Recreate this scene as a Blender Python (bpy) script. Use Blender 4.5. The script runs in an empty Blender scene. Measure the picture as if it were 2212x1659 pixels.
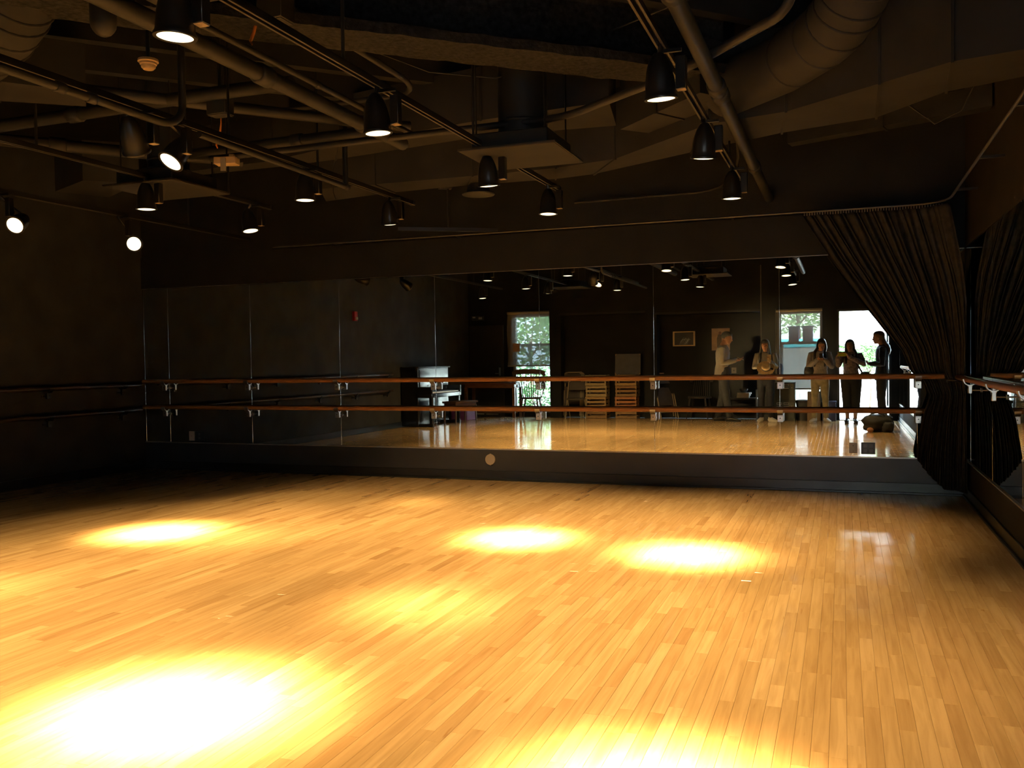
import bpy, bmesh, math, random
from mathutils import Vector, Matrix, noise
random.seed(7)
SC = bpy.context.scene
COL = SC.collection
D = 9.15          # camera to mirror wall
W = 1.05          # right wall
LX = -8.28        # left wall
CAMH = 1.316
CEIL = 3.75

# ------------------------------------------------------------------ camera
F_PX = 1958.14
cam = bpy.data.cameras.new('camera')
cam.sensor_width = 36.0
cam.lens = F_PX * 36.0 / 2212.0
cam.clip_start = 0.02
cam.clip_end = 200
camo = bpy.data.objects.new('camera', cam)
COL.objects.link(camo)
yaw, pitch, roll = [math.radians(a) for a in (-20.04926, -1.60335, -0.86156)]
fw = Vector((math.sin(yaw) * math.cos(pitch), math.cos(yaw) * math.cos(pitch), math.sin(pitch)))
rt = fw.cross(Vector((0, 0, 1))).normalized()
up = rt.cross(fw)
r2 = rt * math.cos(roll) + up * math.sin(roll)
u2 = -rt * math.sin(roll) + up * math.cos(roll)
mw = Matrix((( r2.x, u2.x, -fw.x, 0), (r2.y, u2.y, -fw.y, 0), (r2.z, u2.z, -fw.z, CAMH), (0, 0, 0, 1)))
camo.matrix_world = mw
SC.camera = camo

# ------------------------------------------------------------------ world, sun, exposure
world = bpy.data.worlds.new('world')
SC.world = world
world.use_nodes = True
wn = world.node_tree
wn.nodes.clear()
bg = wn.nodes.new('ShaderNodeBackground')
wo = wn.nodes.new('ShaderNodeOutputWorld')
bg.inputs['Color'].default_value = (0.64, 0.81, 1.0, 1)
bg.inputs['Strength'].default_value = 17.0
wn.links.new(bg.outputs[0], wo.inputs[0])
sun = bpy.data.lights.new('sun', 'SUN')
sun.energy = 45.0
sun.angle = math.radians(0.6)
sun.color = (1.0, 0.96, 0.9)
suno = bpy.data.objects.new('sun', sun)
COL.objects.link(suno)
suno.rotation_euler = (math.radians(-38), math.radians(14), 0)
LAMP_COL = (1.0, 0.65, 0.265)
WIDE = 250.0        # spill of a track lamp
vs = SC.view_settings
vs.view_transform = 'Standard'
vs.look = 'None'
vs.gamma = 1.0
vs.exposure = 0.0
vs.use_curve_mapping = False
SC.display_settings.display_device = 'sRGB'
cy = SC.cycles
cy.max_bounces = 12
cy.diffuse_bounces = 4
cy.glossy_bounces = 8
cy.transparent_max_bounces = 16
cy.transmission_bounces = 6
cy.sample_clamp_indirect = 6.0
cy.use_denoising = True
cy.caustics_reflective = False
cy.caustics_refractive = False
cy.light_sampling_threshold = 0.0
cy.use_adaptive_sampling = False

# ------------------------------------------------------------------ materials
MATS = {}
def mat(name, col, rough=0.6, metal=0.0, var=0.12, scale=8.0, bump=0.0, bscale=60.0, spec=0.5, stretch=None, col2=None):
    """procedural principled material: base colour broken up by noise, optional bump"""
    if name in MATS:
        return MATS[name]
    m = bpy.data.materials.new(name)
    m.use_nodes = True
    nt = m.node_tree
    p = nt.nodes['Principled BSDF']
    p.inputs['Roughness'].default_value = rough
    p.inputs['Metallic'].default_value = metal
    p.inputs['Specular IOR Level'].default_value = spec
    tc = nt.nodes.new('ShaderNodeTexCoord')
    mp = nt.nodes.new('ShaderNodeMapping')
    nt.links.new(tc.outputs['Object'], mp.inputs['Vector'])
    if stretch:
        mp.inputs['Scale'].default_value = stretch
    nz = nt.nodes.new('ShaderNodeTexNoise')
    nz.inputs['Scale'].default_value = scale
    nz.inputs['Detail'].default_value = 5
    nt.links.new(mp.outputs[0], nz.inputs['Vector'])
    rmp = nt.nodes.new('ShaderNodeValToRGB')
    c2 = col2 or tuple(c * (1 - var * 1.6) for c in col)
    c1 = tuple(min(1, c * (1 + var)) for c in col)
    rmp.color_ramp.elements[0].color = (*c2, 1)
    rmp.color_ramp.elements[0].position = 0.3
    rmp.color_ramp.elements[1].color = (*c1, 1)
    rmp.color_ramp.elements[1].position = 0.7
    nt.links.new(nz.outputs['Fac'], rmp.inputs[0])
    nt.links.new(rmp.outputs[0], p.inputs['Base Color'])
    if bump:
        n2 = nt.nodes.new('ShaderNodeTexNoise')
        n2.inputs['Scale'].default_value = bscale
        n2.inputs['Detail'].default_value = 4
        nt.links.new(mp.outputs[0], n2.inputs['Vector'])
        b = nt.nodes.new('ShaderNodeBump')
        b.inputs['Strength'].default_value = bump
        b.inputs['Distance'].default_value = 0.01
        nt.links.new(n2.outputs['Fac'], b.inputs['Height'])
        nt.links.new(b.outputs[0], p.inputs['Normal'])
    MATS[name] = m
    return m

M_WALL = mat('black_wall_paint', (0.0165, 0.0175, 0.0195), 0.75, var=0.15, scale=3, bump=0.15, bscale=90, spec=0.15)
M_WALLL = mat('charcoal_wall_paint', (0.048, 0.052, 0.060), 0.75, var=0.15, scale=3, bump=0.15, bscale=90, spec=0.15)
M_KICK = mat('black_kick_panel', (0.036, 0.038, 0.044), 0.40, var=0.15, scale=3)
M_BASE = mat('black_rubber_base', (0.018, 0.018, 0.019), 0.28, var=0.2, scale=5)
M_WALLR = mat('brown_black_paint', (0.024, 0.021, 0.019), 0.75, var=0.15, scale=3, bump=0.15, bscale=90, spec=0.15)
M_DECK = mat('black_ceiling_deck', (0.008, 0.008, 0.008), 0.9, var=0.3, scale=4, spec=0.1)
M_PIPE = mat('black_painted_pipe', (0.026, 0.027, 0.029), 0.5, var=0.2, scale=6, spec=0.25)
M_DUCT = mat('black_painted_duct', (0.029, 0.030, 0.033), 0.7, var=0.15, scale=3, bump=0.1, bscale=12, spec=0.15)
M_BEAM = mat('fireproofed_beam', (0.024, 0.025, 0.027), 0.95, var=0.35, scale=30, bump=1.0, bscale=45, spec=0.1)
M_TRACK = mat('black_track', (0.012, 0.012, 0.012), 0.35, var=0.1)
M_LAMP = mat('black_lamp_enamel', (0.010, 0.010, 0.011), 0.32, var=0.1)
M_DIFF = mat('diffuser_face', (0.029, 0.030, 0.032), 0.65, var=0.1, scale=4, spec=0.15)
M_BOXB = mat('black_plenum_box', (0.012, 0.013, 0.014), 0.5, var=0.1)
M_CURT = mat('black_curtain_cloth', (0.038, 0.037, 0.037), 0.95, var=0.25, scale=20, bump=0.3, bscale=300, spec=0.1)
M_BARRE = mat('varnished_barre_wood', (0.42, 0.19, 0.065), 0.33, var=0.22, scale=7, stretch=(1, 12, 12))
M_BARRER = mat('varnished_barre_wood_red', (0.36, 0.14, 0.050), 0.33, var=0.22, scale=7, stretch=(12, 1, 12))
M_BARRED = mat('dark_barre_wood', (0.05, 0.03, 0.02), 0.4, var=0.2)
M_SATIN = mat('satin_aluminium', (0.46, 0.45, 0.44), 0.3, 1.0, var=0.05)
M_CHROME = mat('polished_edge', (0.9, 0.92, 0.92), 0.08, 1.0, var=0.02)
M_SILL = mat('aluminium_channel', (0.55, 0.50, 0.46), 0.38, 0.8, var=0.08)
M_IVORY = mat('ivory_plastic', (0.45, 0.37, 0.28), 0.5, var=0.06)
M_WPLATE = mat('white_plate', (0.55, 0.52, 0.48), 0.4, var=0.05)
M_BPLATE = mat('black_plate', (0.03, 0.03, 0.032), 0.35, var=0.1)
M_SOCK = mat('grey_socket', (0.10, 0.10, 0.105), 0.4, var=0.1)
M_ORANGE = mat('orange_cord', (0.75, 0.25, 0.05), 0.6, var=0.15)
M_CREAM = mat('cream_plastic', (0.68, 0.50, 0.30), 0.5, var=0.08)
M_GREYP = mat('grey_plastic', (0.34, 0.32, 0.30), 0.5, var=0.08)
M_RED = mat('red_enamel', (0.50, 0.03, 0.03), 0.35, var=0.1)

def mirror_mat():
    m = bpy.data.materials.new('mirror_glass')
    m.use_nodes = True
    p = m.node_tree.nodes['Principled BSDF']
    p.inputs['Base Color'].default_value = (0.80, 0.84, 0.82, 1)
    p.inputs['Metallic'].default_value = 1.0
    p.inputs['Roughness'].default_value = 0.0
    return m
M_MIRROR = mirror_mat()

def emit_mat(name, col, strength):
    m = bpy.data.materials.new(name)
    m.use_nodes = True
    nt = m.node_tree
    nt.nodes.clear()
    e = nt.nodes.new('ShaderNodeEmission')
    e.inputs[0].default_value = (*col, 1)
    e.inputs[1].default_value = strength
    o = nt.nodes.new('ShaderNodeOutputMaterial')
    nt.links.new(e.outputs[0], o.inputs[0])
    return m
M_LENS = emit_mat('lit_lens', (1.0, 0.78, 0.45), 3.2)

def wood_floor_mat():
    m = bpy.data.materials.new('maple_strip_floor')
    m.use_nodes = True
    nt = m.node_tree
    L = nt.links.new
    p = nt.nodes['Principled BSDF']
    at = nt.nodes.new('ShaderNodeAttribute')
    at.attribute_name = 'tone'
    geo = nt.nodes.new('ShaderNodeNewGeometry')
    mp = nt.nodes.new('ShaderNodeMapping')
    mp.inputs['Scale'].default_value = (38, 2.2, 1)
    # shift the grain per strip
    add = nt.nodes.new('ShaderNodeVectorMath')
    add.operation = 'MULTIPLY_ADD'
    add.inputs[1].default_value = (7, 9, 3)
    L(at.outputs['Color'], add.inputs[0])
    L(geo.outputs['Position'], add.inputs[2])
    L(add.outputs[0], mp.inputs['Vector'])
    g = nt.nodes.new('ShaderNodeTexNoise')
    g.inputs['Scale'].default_value = 1.0
    g.inputs['Detail'].default_value = 6
    g.inputs['Distortion'].default_value = 0.6
    L(mp.outputs[0], g.inputs['Vector'])
    gr = nt.nodes.new('ShaderNodeValToRGB')
    gr.color_ramp.elements[0].position = 0.28
    gr.color_ramp.elements[0].color = (0.72, 0.66, 0.58, 1)
    gr.color_ramp.elements[1].position = 0.62
    gr.color_ramp.elements[1].color = (1, 1, 1, 1)
    L(g.outputs['Fac'], gr.inputs[0])
    # sparse dark mineral streaks
    mp2 = nt.nodes.new('ShaderNodeMapping')
    mp2.inputs['Scale'].default_value = (26, 3.4, 1)
    L(add.outputs[0], mp2.inputs['Vector'])
    k = nt.nodes.new('ShaderNodeTexNoise')
    k.inputs['Scale'].default_value = 1.0
    k.inputs['Detail'].default_value = 2
    L(mp2.outputs[0], k.inputs['Vector'])
    kr = nt.nodes.new('ShaderNodeValToRGB')
    kr.color_ramp.elements[0].position = 0.735
    kr.color_ramp.elements[0].color = (1, 1, 1, 1)
    kr.color_ramp.elements[1].position = 0.80
    kr.color_ramp.elements[1].color = (0.74, 0.62, 0.50, 1)
    L(k.outputs['Fac'], kr.inputs[0])
    # board tone
    tr = nt.nodes.new('ShaderNodeValToRGB')
    e = tr.color_ramp.elements
    e[0].position = 0.0
    e[0].color = (0.40, 0.235, 0.105, 1)
    e[1].position = 1.0
    e[1].color = (0.68, 0.475, 0.245, 1)
    x = e.new(0.25); x.color = (0.51, 0.325, 0.150, 1)
    x = e.new(0.6); x.color = (0.58, 0.385, 0.185, 1)
    sep = nt.nodes.new('ShaderNodeSeparateColor')
    L(at.outputs['Color'], sep.inputs[0])
    L(sep.outputs[0], tr.inputs[0])
    m1 = nt.nodes.new('ShaderNodeMix'); m1.data_type = 'RGBA'; m1.blend_type = 'MULTIPLY'
    m1.inputs[0].default_value = 0.75
    L(tr.outputs[0], m1.inputs[6]); L(gr.outputs[0], m1.inputs[7])
    m2 = nt.nodes.new('ShaderNodeMix'); m2.data_type = 'RGBA'; m2.blend_type = 'MULTIPLY'
    m2.inputs[0].default_value = 1.0
    L(m1.outputs[2], m2.inputs[6]); L(kr.outputs[0], m2.inputs[7])
    L(m2.outputs[2], p.inputs['Base Color'])
    # scuffed varnish
    s = nt.nodes.new('ShaderNodeTexNoise')
    s.inputs['Scale'].default_value = 3.5
    s.inputs['Detail'].default_value = 8
    L(geo.outputs['Position'], s.inputs['Vector'])
    sr = nt.nodes.new('ShaderNodeMapRange')
    sr.inputs[1].default_value = 0.3; sr.inputs[2].default_value = 0.7
    sr.inputs[3].default_value = 0.07; sr.inputs[4].default_value = 0.16
    L(s.outputs['Fac'], sr.inputs[0])
    L(sr.outputs[0], p.inputs['Roughness'])
    p.inputs['Specular IOR Level'].default_value = 0.5
    return m
M_FLOOR = wood_floor_mat()
M_SUBFLOOR = mat('dark_subfloor', (0.09, 0.05, 0.025), 0.8)

# ------------------------------------------------------------------ mesh helpers
class MB:
    def __init__(s):
        s.v = []; s.f = []
    def add(s, v, f):
        n = len(s.v)
        s.v += [tuple(a) for a in v]
        s.f += [tuple(i + n for i in q) for q in f]
        return s
    def box(s, a, b, M=None):
        x0, y0, z0 = a; x1, y1, z1 = b
        v = [(x0, y0, z0), (x1, y0, z0), (x1, y1, z0), (x0, y1, z0), (x0, y0, z1), (x1, y0, z1), (x1, y1, z1), (x0, y1, z1)]
        if M is not None:
            v = [M @ Vector(q) for q in v]
        return s.add(v, [(0, 3, 2, 1), (4, 5, 6, 7), (0, 1, 5, 4), (1, 2, 6, 5), (2, 3, 7, 6), (3, 0, 4, 7)])
    def cbox(s, a, b, c=0.006, M=None):
        """box with chamfered edges"""
        bm = bmesh.new()
        bmesh.ops.create_cube(bm, size=1.0)
        for q in bm.verts:
            q.co = Vector(((a[0] + b[0]) / 2 + q.co.x * (b[0] - a[0]), (a[1] + b[1]) / 2 + q.co.y * (b[1] - a[1]), (a[2] + b[2]) / 2 + q.co.z * (b[2] - a[2])))
        bmesh.ops.bevel(bm, geom=list(bm.edges), offset=c, segments=1, affect='EDGES', profile=0.5)
        bm.verts.index_update()
        v = [q.co.copy() for q in bm.verts]
        if M is not None:
            v = [M @ q for q in v]
        f = [[q.index for q in fc.verts] for fc in bm.faces]
        bm.free()
        return s.add(v, f)
    def prism(s, poly, z0, z1, M=None):
        n = len(poly)
        v = [(p[0], p[1], z0) for p in poly] + [(p[0], p[1], z1) for p in poly]
        if M is not None:
            v = [M @ Vector(q) for q in v]
        return s.add(v, [tuple(range(n - 1, -1, -1)), tuple(range(n, 2 * n))] + [(i, (i + 1) % n, n + (i + 1) % n, n + i) for i in range(n)])
    def rings(s, rings, cap=True):
        n = len(rings[0])
        v = [p for r in rings for p in r]
        f = []
        for k in range(len(rings) - 1):
            for i in range(n):
                j = (i + 1) % n
                f.append((k * n + i, k * n + j, (k + 1) * n + j, (k + 1) * n + i))
        if cap:
            f.append(tuple(range(n - 1, -1, -1)))
            m = (len(rings) - 1) * n
            f.append(tuple(range(m, m + n)))
        return s.add(v, f)
    def tube(s, pts, r, n=10, xref=(1, 0, 0), rnd=False):
        """pts: list of points; r: radius, list of radii, or list of (a, b)"""
        P = [Vector(p) for p in pts]
        if not isinstance(r, (list, tuple)):
            r = [r] * len(P)
        R = [q if isinstance(q, (list, tuple)) else (q, q) for q in r]
        if rnd:
            d0 = (P[0] - P[1]).normalized(); d1 = (P[-1] - P[-2]).normalized()
            a0 = min(R[0]); a1 = min(R[-1])
            P = [P[0] + d0 * a0 * 0.96, P[0] + d0 * a0 * 0.75] + P + [P[-1] + d1 * a1 * 0.75, P[-1] + d1 * a1 * 0.96]
            R = [(R[0][0] * .28, R[0][1] * .28), (R[0][0] * .68, R[0][1] * .68)] + R + [(R[-1][0] * .68, R[-1][1] * .68), (R[-1][0] * .28, R[-1][1] * .28)]
        T = []
        for i in range(len(P)):
            a = P[max(0, i - 1)]; b = P[min(len(P) - 1, i + 1)]
            T.append((b - a).normalized())
        xr = Vector(xref)
        if abs(T[0].dot(xr)) > 0.9:
            xr = Vector((0, 1, 0)) if abs(T[0].y) < 0.9 else Vector((0, 0, 1))
        u = (xr - T[0] * T[0].dot(xr)).normalized()
        out = []
        for i, p in enumerate(P):
            u = (u - T[i] * T[i].dot(u))
            u = u.normalized() if u.length > 1e-6 else T[i].orthogonal().normalized()
            w = T[i].cross(u)
            out.append([p + u * (R[i][0] * math.cos(2 * math.pi * k / n)) + w * (R[i][1] * math.sin(2 * math.pi * k / n)) for k in range(n)])
        return s.rings(out)
    def lathe(s, prof, n=24, M=None, cap=True):
        rr = [[Vector((r * math.cos(2 * math.pi * k / n), r * math.sin(2 * math.pi * k / n), z)) for k in range(n)] for r, z in prof]
        if M is not None:
            rr = [[M @ q for q in ring] for ring in rr]
        return s.rings(rr, cap)
    def ell(s, c, r, n=12, m=8, M=None):
        rr = []
        for i in range(1, m):
            a = math.pi * i / m
            rr.append([Vector((c[0] + r[0] * math.sin(a) * math.cos(2 * math.pi * k / n), c[1] + r[1] * math.sin(a) * math.sin(2 * math.pi * k / n), c[2] - r[2] * math.cos(a))) for k in range(n)])
        if M is not None:
            rr = [[M @ q for q in ring] for ring in rr]
        return s.rings(rr)
    def mesh(s, name, smooth=0.7):
        me = bpy.data.meshes.new(name)
        me.from_pydata(s.v, [], s.f)
        me.validate()
        bm = bmesh.new(); bm.from_mesh(me)
        bmesh.ops.recalc_face_normals(bm, faces=bm.faces)
        bm.to_mesh(me); bm.free()
        if smooth:
            me.shade_smooth()
            me.set_sharp_from_angle(angle=smooth)
        return me
    def build(s, name, m, parent=None, smooth=0.7):
        return link(name, s.mesh(name, smooth), m, parent)

def link(name, me, m, parent=None):
    o = bpy.data.objects.new(name, me)
    COL.objects.link(o)
    if m is not None and len(me.materials) == 0:
        me.materials.append(m)
    if parent is not None:
        o.parent = parent
    return o

def tag(o, label=None, cat=None, group=None, kind=None):
    if label: o['label'] = label
    if cat: o['category'] = cat
    if group: o['group'] = group
    if kind: o['kind'] = kind
    return o

def root(name, label, cat, loc=(0, 0, 0), rz=0.0, group=None, kind=None):
    o = bpy.data.objects.new(name, None)
    o.empty_display_size = 0.1
    COL.objects.link(o)
    o.location = loc
    o.rotation_euler = (0, 0, rz)
    return tag(o, label, cat, group, kind)

def struct(name, mb, m, label, parent=None, smooth=0.5):
    o = mb.build(name, m, parent, smooth)
    return tag(o, label, None, None, 'structure')

def dup(o, parent=None):
    c = o.copy()
    COL.objects.link(c)
    if parent is not None:
        c.parent = parent
    for ch in list(o.children):
        dup(ch, c)
    return c

def Rz(a): return Matrix.Rotation(a, 4, 'Z')
def Rx(a): return Matrix.Rotation(a, 4, 'X')
def Ry(a): return Matrix.Rotation(a, 4, 'Y')
def Tr(x, y, z): return Matrix.Translation((x, y, z))

def px(P):
    q = Vector(P) - Vector((0, 0, CAMH))
    z = q.dot(fw)
    if z < 0.05:
        return None
    return (1106 + F_PX * q.dot(r2) / z, 829.5 - F_PX * q.dot(u2) / z, z)
# ================================================================== SETTING
# ---- floor: maple strips running towards the mirror wall
YB = -1.45
flo = struct('floor', MB().box((LX - .2, -1.75, -0.12), (W + .2, D + .2, -0.012)), M_SUBFLOOR, 'pale maple strip floor with scuffed varnish')
def plank_geo(x0, x1, y0, y1):
    t = [random.uniform(-1, 1) * 0.00012 for _ in range(4)]
    c = 0.0009
    zt = -0.0011
    v = [(x0, y0, -0.011), (x1, y0, -0.011), (x1, y1, -0.011), (x0, y1, -0.011),
         (x0, y0, zt), (x1, y0, zt), (x1, y1, zt), (x0, y1, zt),
         (x0 + c, y0 + c, t[0]), (x1 - c, y0 + c, t[1]), (x1 - c, y1 - c, t[1] + t[2]), (x0 + c, y1 - c, t[0] + t[2])]
    f = [(8, 9, 10, 11), (4, 5, 9, 8), (5, 6, 10, 9), (6, 7, 11, 10), (7, 4, 8, 11), (0, 1, 5, 4), (1, 2, 6, 5), (2, 3, 7, 6), (3, 0, 4, 7)]
    return v, f
planks = []
PW = 0.0572
ix = 0
x = W - 0.012
while x > LX + 0.02:
    x0 = max(LX + 0.005, x - PW + 0.0005)
    y = -1.12 if x0 > -6.1 else -1.46
    y -= random.uniform(0, 0.0)
    first = True
    while y < D - 0.02:
        ln = random.choice((random.uniform(.22, .5), random.uniform(.35, .75), random.uniform(.5, 1.15)))
        if first:
            ln *= random.uniform(.3, 1)
            first = False
        y1 = min(D - 0.012, y + ln)
        if D - y1 < 0.12:
            y1 = D - 0.012
        tone = min(1, max(0, random.gauss(0.60, 0.16)))
        if random.random() < .035:
            tone = random.uniform(0.12, 0.32)
        area = 0
        cc = px(((x0 + x) / 2, (y + y1) / 2, 0))
        if cc and -60 < cc[0] < 2272 and cc[1] < 1720:
            area = (x - x0) * (y1 - y) / cc[2] ** 3
        planks.append((area, x0, x, y + 0.0005, y1, tone, random.random(), random.random()))
        y = y1
    x -= PW
planks.sort(key=lambda q: -q[0])
def tone_attr(me, tones):
    a = me.color_attributes.new('tone', 'FLOAT_COLOR', 'CORNER')
    buf = []
    for p in me.polygons:
        buf += list(tones[p.index]) * p.loop_total
    a.data.foreach_set('color', buf)
for (ar, x0, x1, y0, y1, t, g1, g2) in planks[:300]:
    v, f = plank_geo(x0, x1, y0, y1)
    me = bpy.data.meshes.new('plank')
    me.from_pydata(v, [], f)
    tone_attr(me, [(t, g1, g2, 1)] * len(f))
    link('plank', me, M_FLOOR, flo)
vv, ff, tt = [], [], []
for (ar, x0, x1, y0, y1, t, g1, g2) in planks[300:]:
    v, f = plank_geo(x0, x1, y0, y1)
    n = len(vv)
    vv += v
    ff += [tuple(i + n for i in q) for q in f]
    tt += [(t, g1, g2, 1)] * len(f)
me = bpy.data.meshes.new('plank_field')
me.from_pydata(vv, [], ff)
tone_attr(me, tt)
tag(link('plank_field', me, M_FLOOR, flo), kind='stuff')

# ---- ceiling deck with diagonal joists
cei = struct('ceiling', MB().box((LX - .2, -1.75, CEIL), (W + .2, D + .2, CEIL + .12)), M_DECK, 'black open ceiling deck above ducts and pipes')
for k in range(9):
    c = Vector((-6.8 + k * 0.95, 4.6, 0))
    dv = Vector((0.70, 0.71, 0)) * 3.2
    nv = Vector((-0.71, 0.70, 0)) * 0.045
    a, b = c - dv, c + dv
    a.x = max(LX, min(W, a.x)); b.x = max(LX, min(W, b.x))
    MB().prism([(a.x - nv.x, a.y - nv.y), (b.x - nv.x, b.y - nv.y), (b.x + nv.x, b.y + nv.y), (a.x + nv.x, a.y + nv.y)], 3.47, CEIL).build('joist', M_PIPE, cei)

# ---- walls
wf = MB().box((LX - .2, D + .012, 0), (W + .2, D + .2, CEIL)).box((LX, D - .008, 2.262), (W, D + .02, 2.65))
wfo = struct('wall_front', wf, M_WALL, 'black front wall around the long mirror')
MB().box((LX, D - .006, 0), (W, D + .011, .330)).build('kick_panel', M_KICK, wfo, 0)
struct('wall_left', MB().box((LX - .2, -1.65, 0), (LX, D + .2, CEIL)), M_WALLL, 'plain black wall to the left of the mirror')
wr = MB().box((W + .012, -1.3, 0), (W + .2, D + .2, CEIL)).box((W - .004, -1.1, 0), (W + .02, D, .330)).box((W - .004, -1.1, 2.262), (W + .02, D, CEIL))
struct('wall_right', wr, M_WALLR, 'dark brown wall above the side mirror')
wb = MB()
# door and window bay
wb.box((0.90, -1.3, 0), (W + .2, -1.1, CEIL)).box((-0.38, -1.3, 0), (-0.10, -1.1, CEIL)).box((-0.10, -1.3, 2.23), (0.90, -1.1, CEIL))
wb.box((-1.60, -1.3, 0), (-1.24, -1.1, CEIL)).box((-1.24, -1.3, 2.22), (-0.38, -1.1, CEIL)).box((-1.24, -1.3, 0), (-0.38, -1.1, 0.12))
# recessed panels
wb.box((-3.75, -1.6, 2.24), (-1.60, -1.1, CEIL)).box((-3.75, -1.6, 0), (-1.60, -1.42, 2.24)).box((-4.03, -1.6, 0), (-3.75, -1.1, CEIL))
wb.box((-5.91, -1.6, 2.29), (-4.03, -1.1, CEIL)).box((-5.91, -1.6, 0), (-4.03, -1.42, 2.29)).box((-6.17, -1.65, 0), (-5.91, -1.1, CEIL))
# window bay at the far left
wb.box((-6.20, -1.65, 0), (-6.10, -1.46, CEIL)).box((-7.18, -1.65, 2.35), (-6.17, -1.45, CEIL)).box((-7.18, -1.65, 0), (-6.17, -1.45, 0.10)).box((LX - .2, -1.65, 0), (-7.18, -1.45, CEIL))
struct('wall_back', wb, M_WALL, 'black back wall with door, windows and two recessed panels')
struct('trim_1', MB().box((-1.590, -1.101, 0.9), (-1.570, -1.092, 3.2)), mat('lit_edge_tone', (0.16, 0.15, 0.13), .5), 'thin vertical strip coloured like a lit corner edge beside the back window')  # paler than the wall: colours in the light caught by the pier corner
struct('trim_2', MB().box((-5.95, -1.101, 2.29), (-4.0, -1.075, 2.33)).box((-3.79, -1.101, 2.24), (-1.6, -1.075, 2.28)), M_PIPE, 'dark trim over the two recessed wall panels')
# baseboards
struct('baseboard_front', MB().cbox((LX, D - .020, 0), (W, D - .004, .105), .003).cbox((LX, D - .040, 0), (W, D - .018, .022), .004), M_BASE, 'glossy black base along the mirror wall')
struct('baseboard_right', MB().cbox((W - .018, -1.1, 0), (W - .002, D - .02, .105), .003).cbox((W - .035, -1.1, 0), (W - .016, D - .02, .022), .004), M_BASE, 'glossy black base along the right wall')
struct('baseboard_left', MB().cbox((LX + .002, -1.4, 0), (LX + .018, D - .02, .105), .003), M_BASE, 'black base along the left wall')
struct('baseboard_back', MB().cbox((-1.6, -1.1, 0), (-1.24, -1.085, .1), .003).cbox((-.38, -1.1, 0), (-.1, -1.085, .1), .003).cbox((-3.75, -1.42, 0), (-1.6, -1.405, .1), .003).cbox((-5.91, -1.42, 0), (-4.03, -1.405, .1), .003), M_BASE, 'black base along the back wall')

# ---- mirrors
Z0, Z1 = 0.342, 2.250
TILT = 0.0012
fx = [LX + .02, -7.885, -6.668, -5.447, -4.235, -3.020, -1.800, -0.573, 0.648, W]
mir = root('wall_mirror', 'wall-wide mirror in tall panels behind the double barre', 'mirror', (0, D, Z0))
for a, b in zip(fx[:-1], fx[1:]):
    g = .0012
    yt = TILT * (Z1 - Z0)
    v = [(a + g, 0, 0), (b - g, 0, 0), (b - g, yt, Z1 - Z0), (a + g, yt, Z1 - Z0)]
    v += [(q[0], q[1] + .006, q[2]) for q in v]
    MB().add(v, [(0, 1, 2, 3), (7, 6, 5, 4), (0, 4, 5, 1), (1, 5, 6, 2), (2, 6, 7, 3), (3, 7, 4, 0)]).build('mirror_panel', M_MIRROR, mir, 0)
for a in fx[:-1]:
    MB().tube([(a, .0005, 0), (a, .0005 + TILT * (Z1 - Z0), Z1 - Z0)], .0024, 10).build('polished_edge', M_CHROME, mir)
MB().cbox((LX + .01, -.012, -.012), (W - .01, .006, -.0005), .001).build('bottom_channel', M_SILL, mir)
MB().cbox((LX + .01, -.004, Z1 - Z0 + .003), (W - .01, .008, Z1 - Z0 + .008), .001).build('top_channel', M_SILL, mir)
mr = root('wall_mirror', 'side mirror along the right wall reflecting the tied curtain', 'mirror', (W, 0, Z0))
ys = [-1.05, -0.95, 0.27, 1.49, 2.71, 3.92, 5.14, 6.36, 7.58, 8.80, D - .003]
for a, b in zip(ys[:-1], ys[1:]):
    MB().box((0, a + .0012, 0), (.006, b - .0012, Z1 - Z0)).build('mirror_panel', M_MIRROR, mr, 0)
for a in ys[1:-1]:
    MB().tube([(.0005, a, 0), (.0005, a, Z1 - Z0)], .0012, 8).build('polished_edge', M_CHROME, mr)
MB().cbox((-.012, -1.05, -.012), (.006, D - .012, -.0005), .001).build('bottom_channel', M_SILL, mr)

# ---- ballet barres
def bracket_meshes():
    """local frame: barre along x at the origin, wall at +y .085"""
    pl = MB().lathe([(.001, 0), (.018, 0), (.018, .006), (.001, .006)], 12, Tr(0, .083, -.085) @ Rx(math.pi / 2)).tube([(0, .0, -.085), (0, .080, -.085)], .006, 8).cbox((-.027, -.015, -.112), (.027, .015, -.050), .004)
    sad = MB()
    rr = []
    for k in range(13):
        a = math.pi + math.pi * k / 12
        cyy, czz = math.cos(a), math.sin(a)
        rr.append([Vector((sx, -cyy * q, czz * q + .004)) for sx, q in ((-.027, .046), (.027, .046), (.027, .053), (-.027, .053))])
    sad.rings(rr)
    sad.cbox((-.026, -.018, -.056), (.026, .018, -.044), .003)
    sc = MB().lathe([(.001, 0), (.006, 0), (.006, .004), (.001, .0045)], 8, Tr(0, -.0155, -.075) @ Rx(math.pi / 2))
    return pl.mesh('bracket'), sad.mesh('saddle'), sc.mesh('screw')
BR = bracket_meshes()
BRD = [q.copy() for q in BR]
def barre(label, a, b, ang, wood, spots, metal=M_SATIN):
    """a..b along the wall, ang turns the local frame (x along barre, +y to the wall)"""
    t = root('ballet_barre', label, 'barre', a, ang)
    ln = (Vector(b) - Vector(a)).length
    prof = [(0, 0, 0), (0.004, 0, 0), (ln * .25, 0, -.003), (ln * .5, 0, -.001), (ln * .75, 0, .002), (ln - .004, 0, 0), (ln, 0, 0)]
    MB().tube(prof, [.022, .025, .025, .025, .025, .025, .022], 20).build('rail', wood, t)
    for s in spots:
        BB = BR if metal is M_SATIN else BRD
        o = link('bracket', BB[0], metal, t)
        o.location = (s, 0, 0)
        link('saddle', BB[1], metal, o)
        link('screw', BB[2], M_TRACK, o)
    return t
YBR = D - .085
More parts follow.
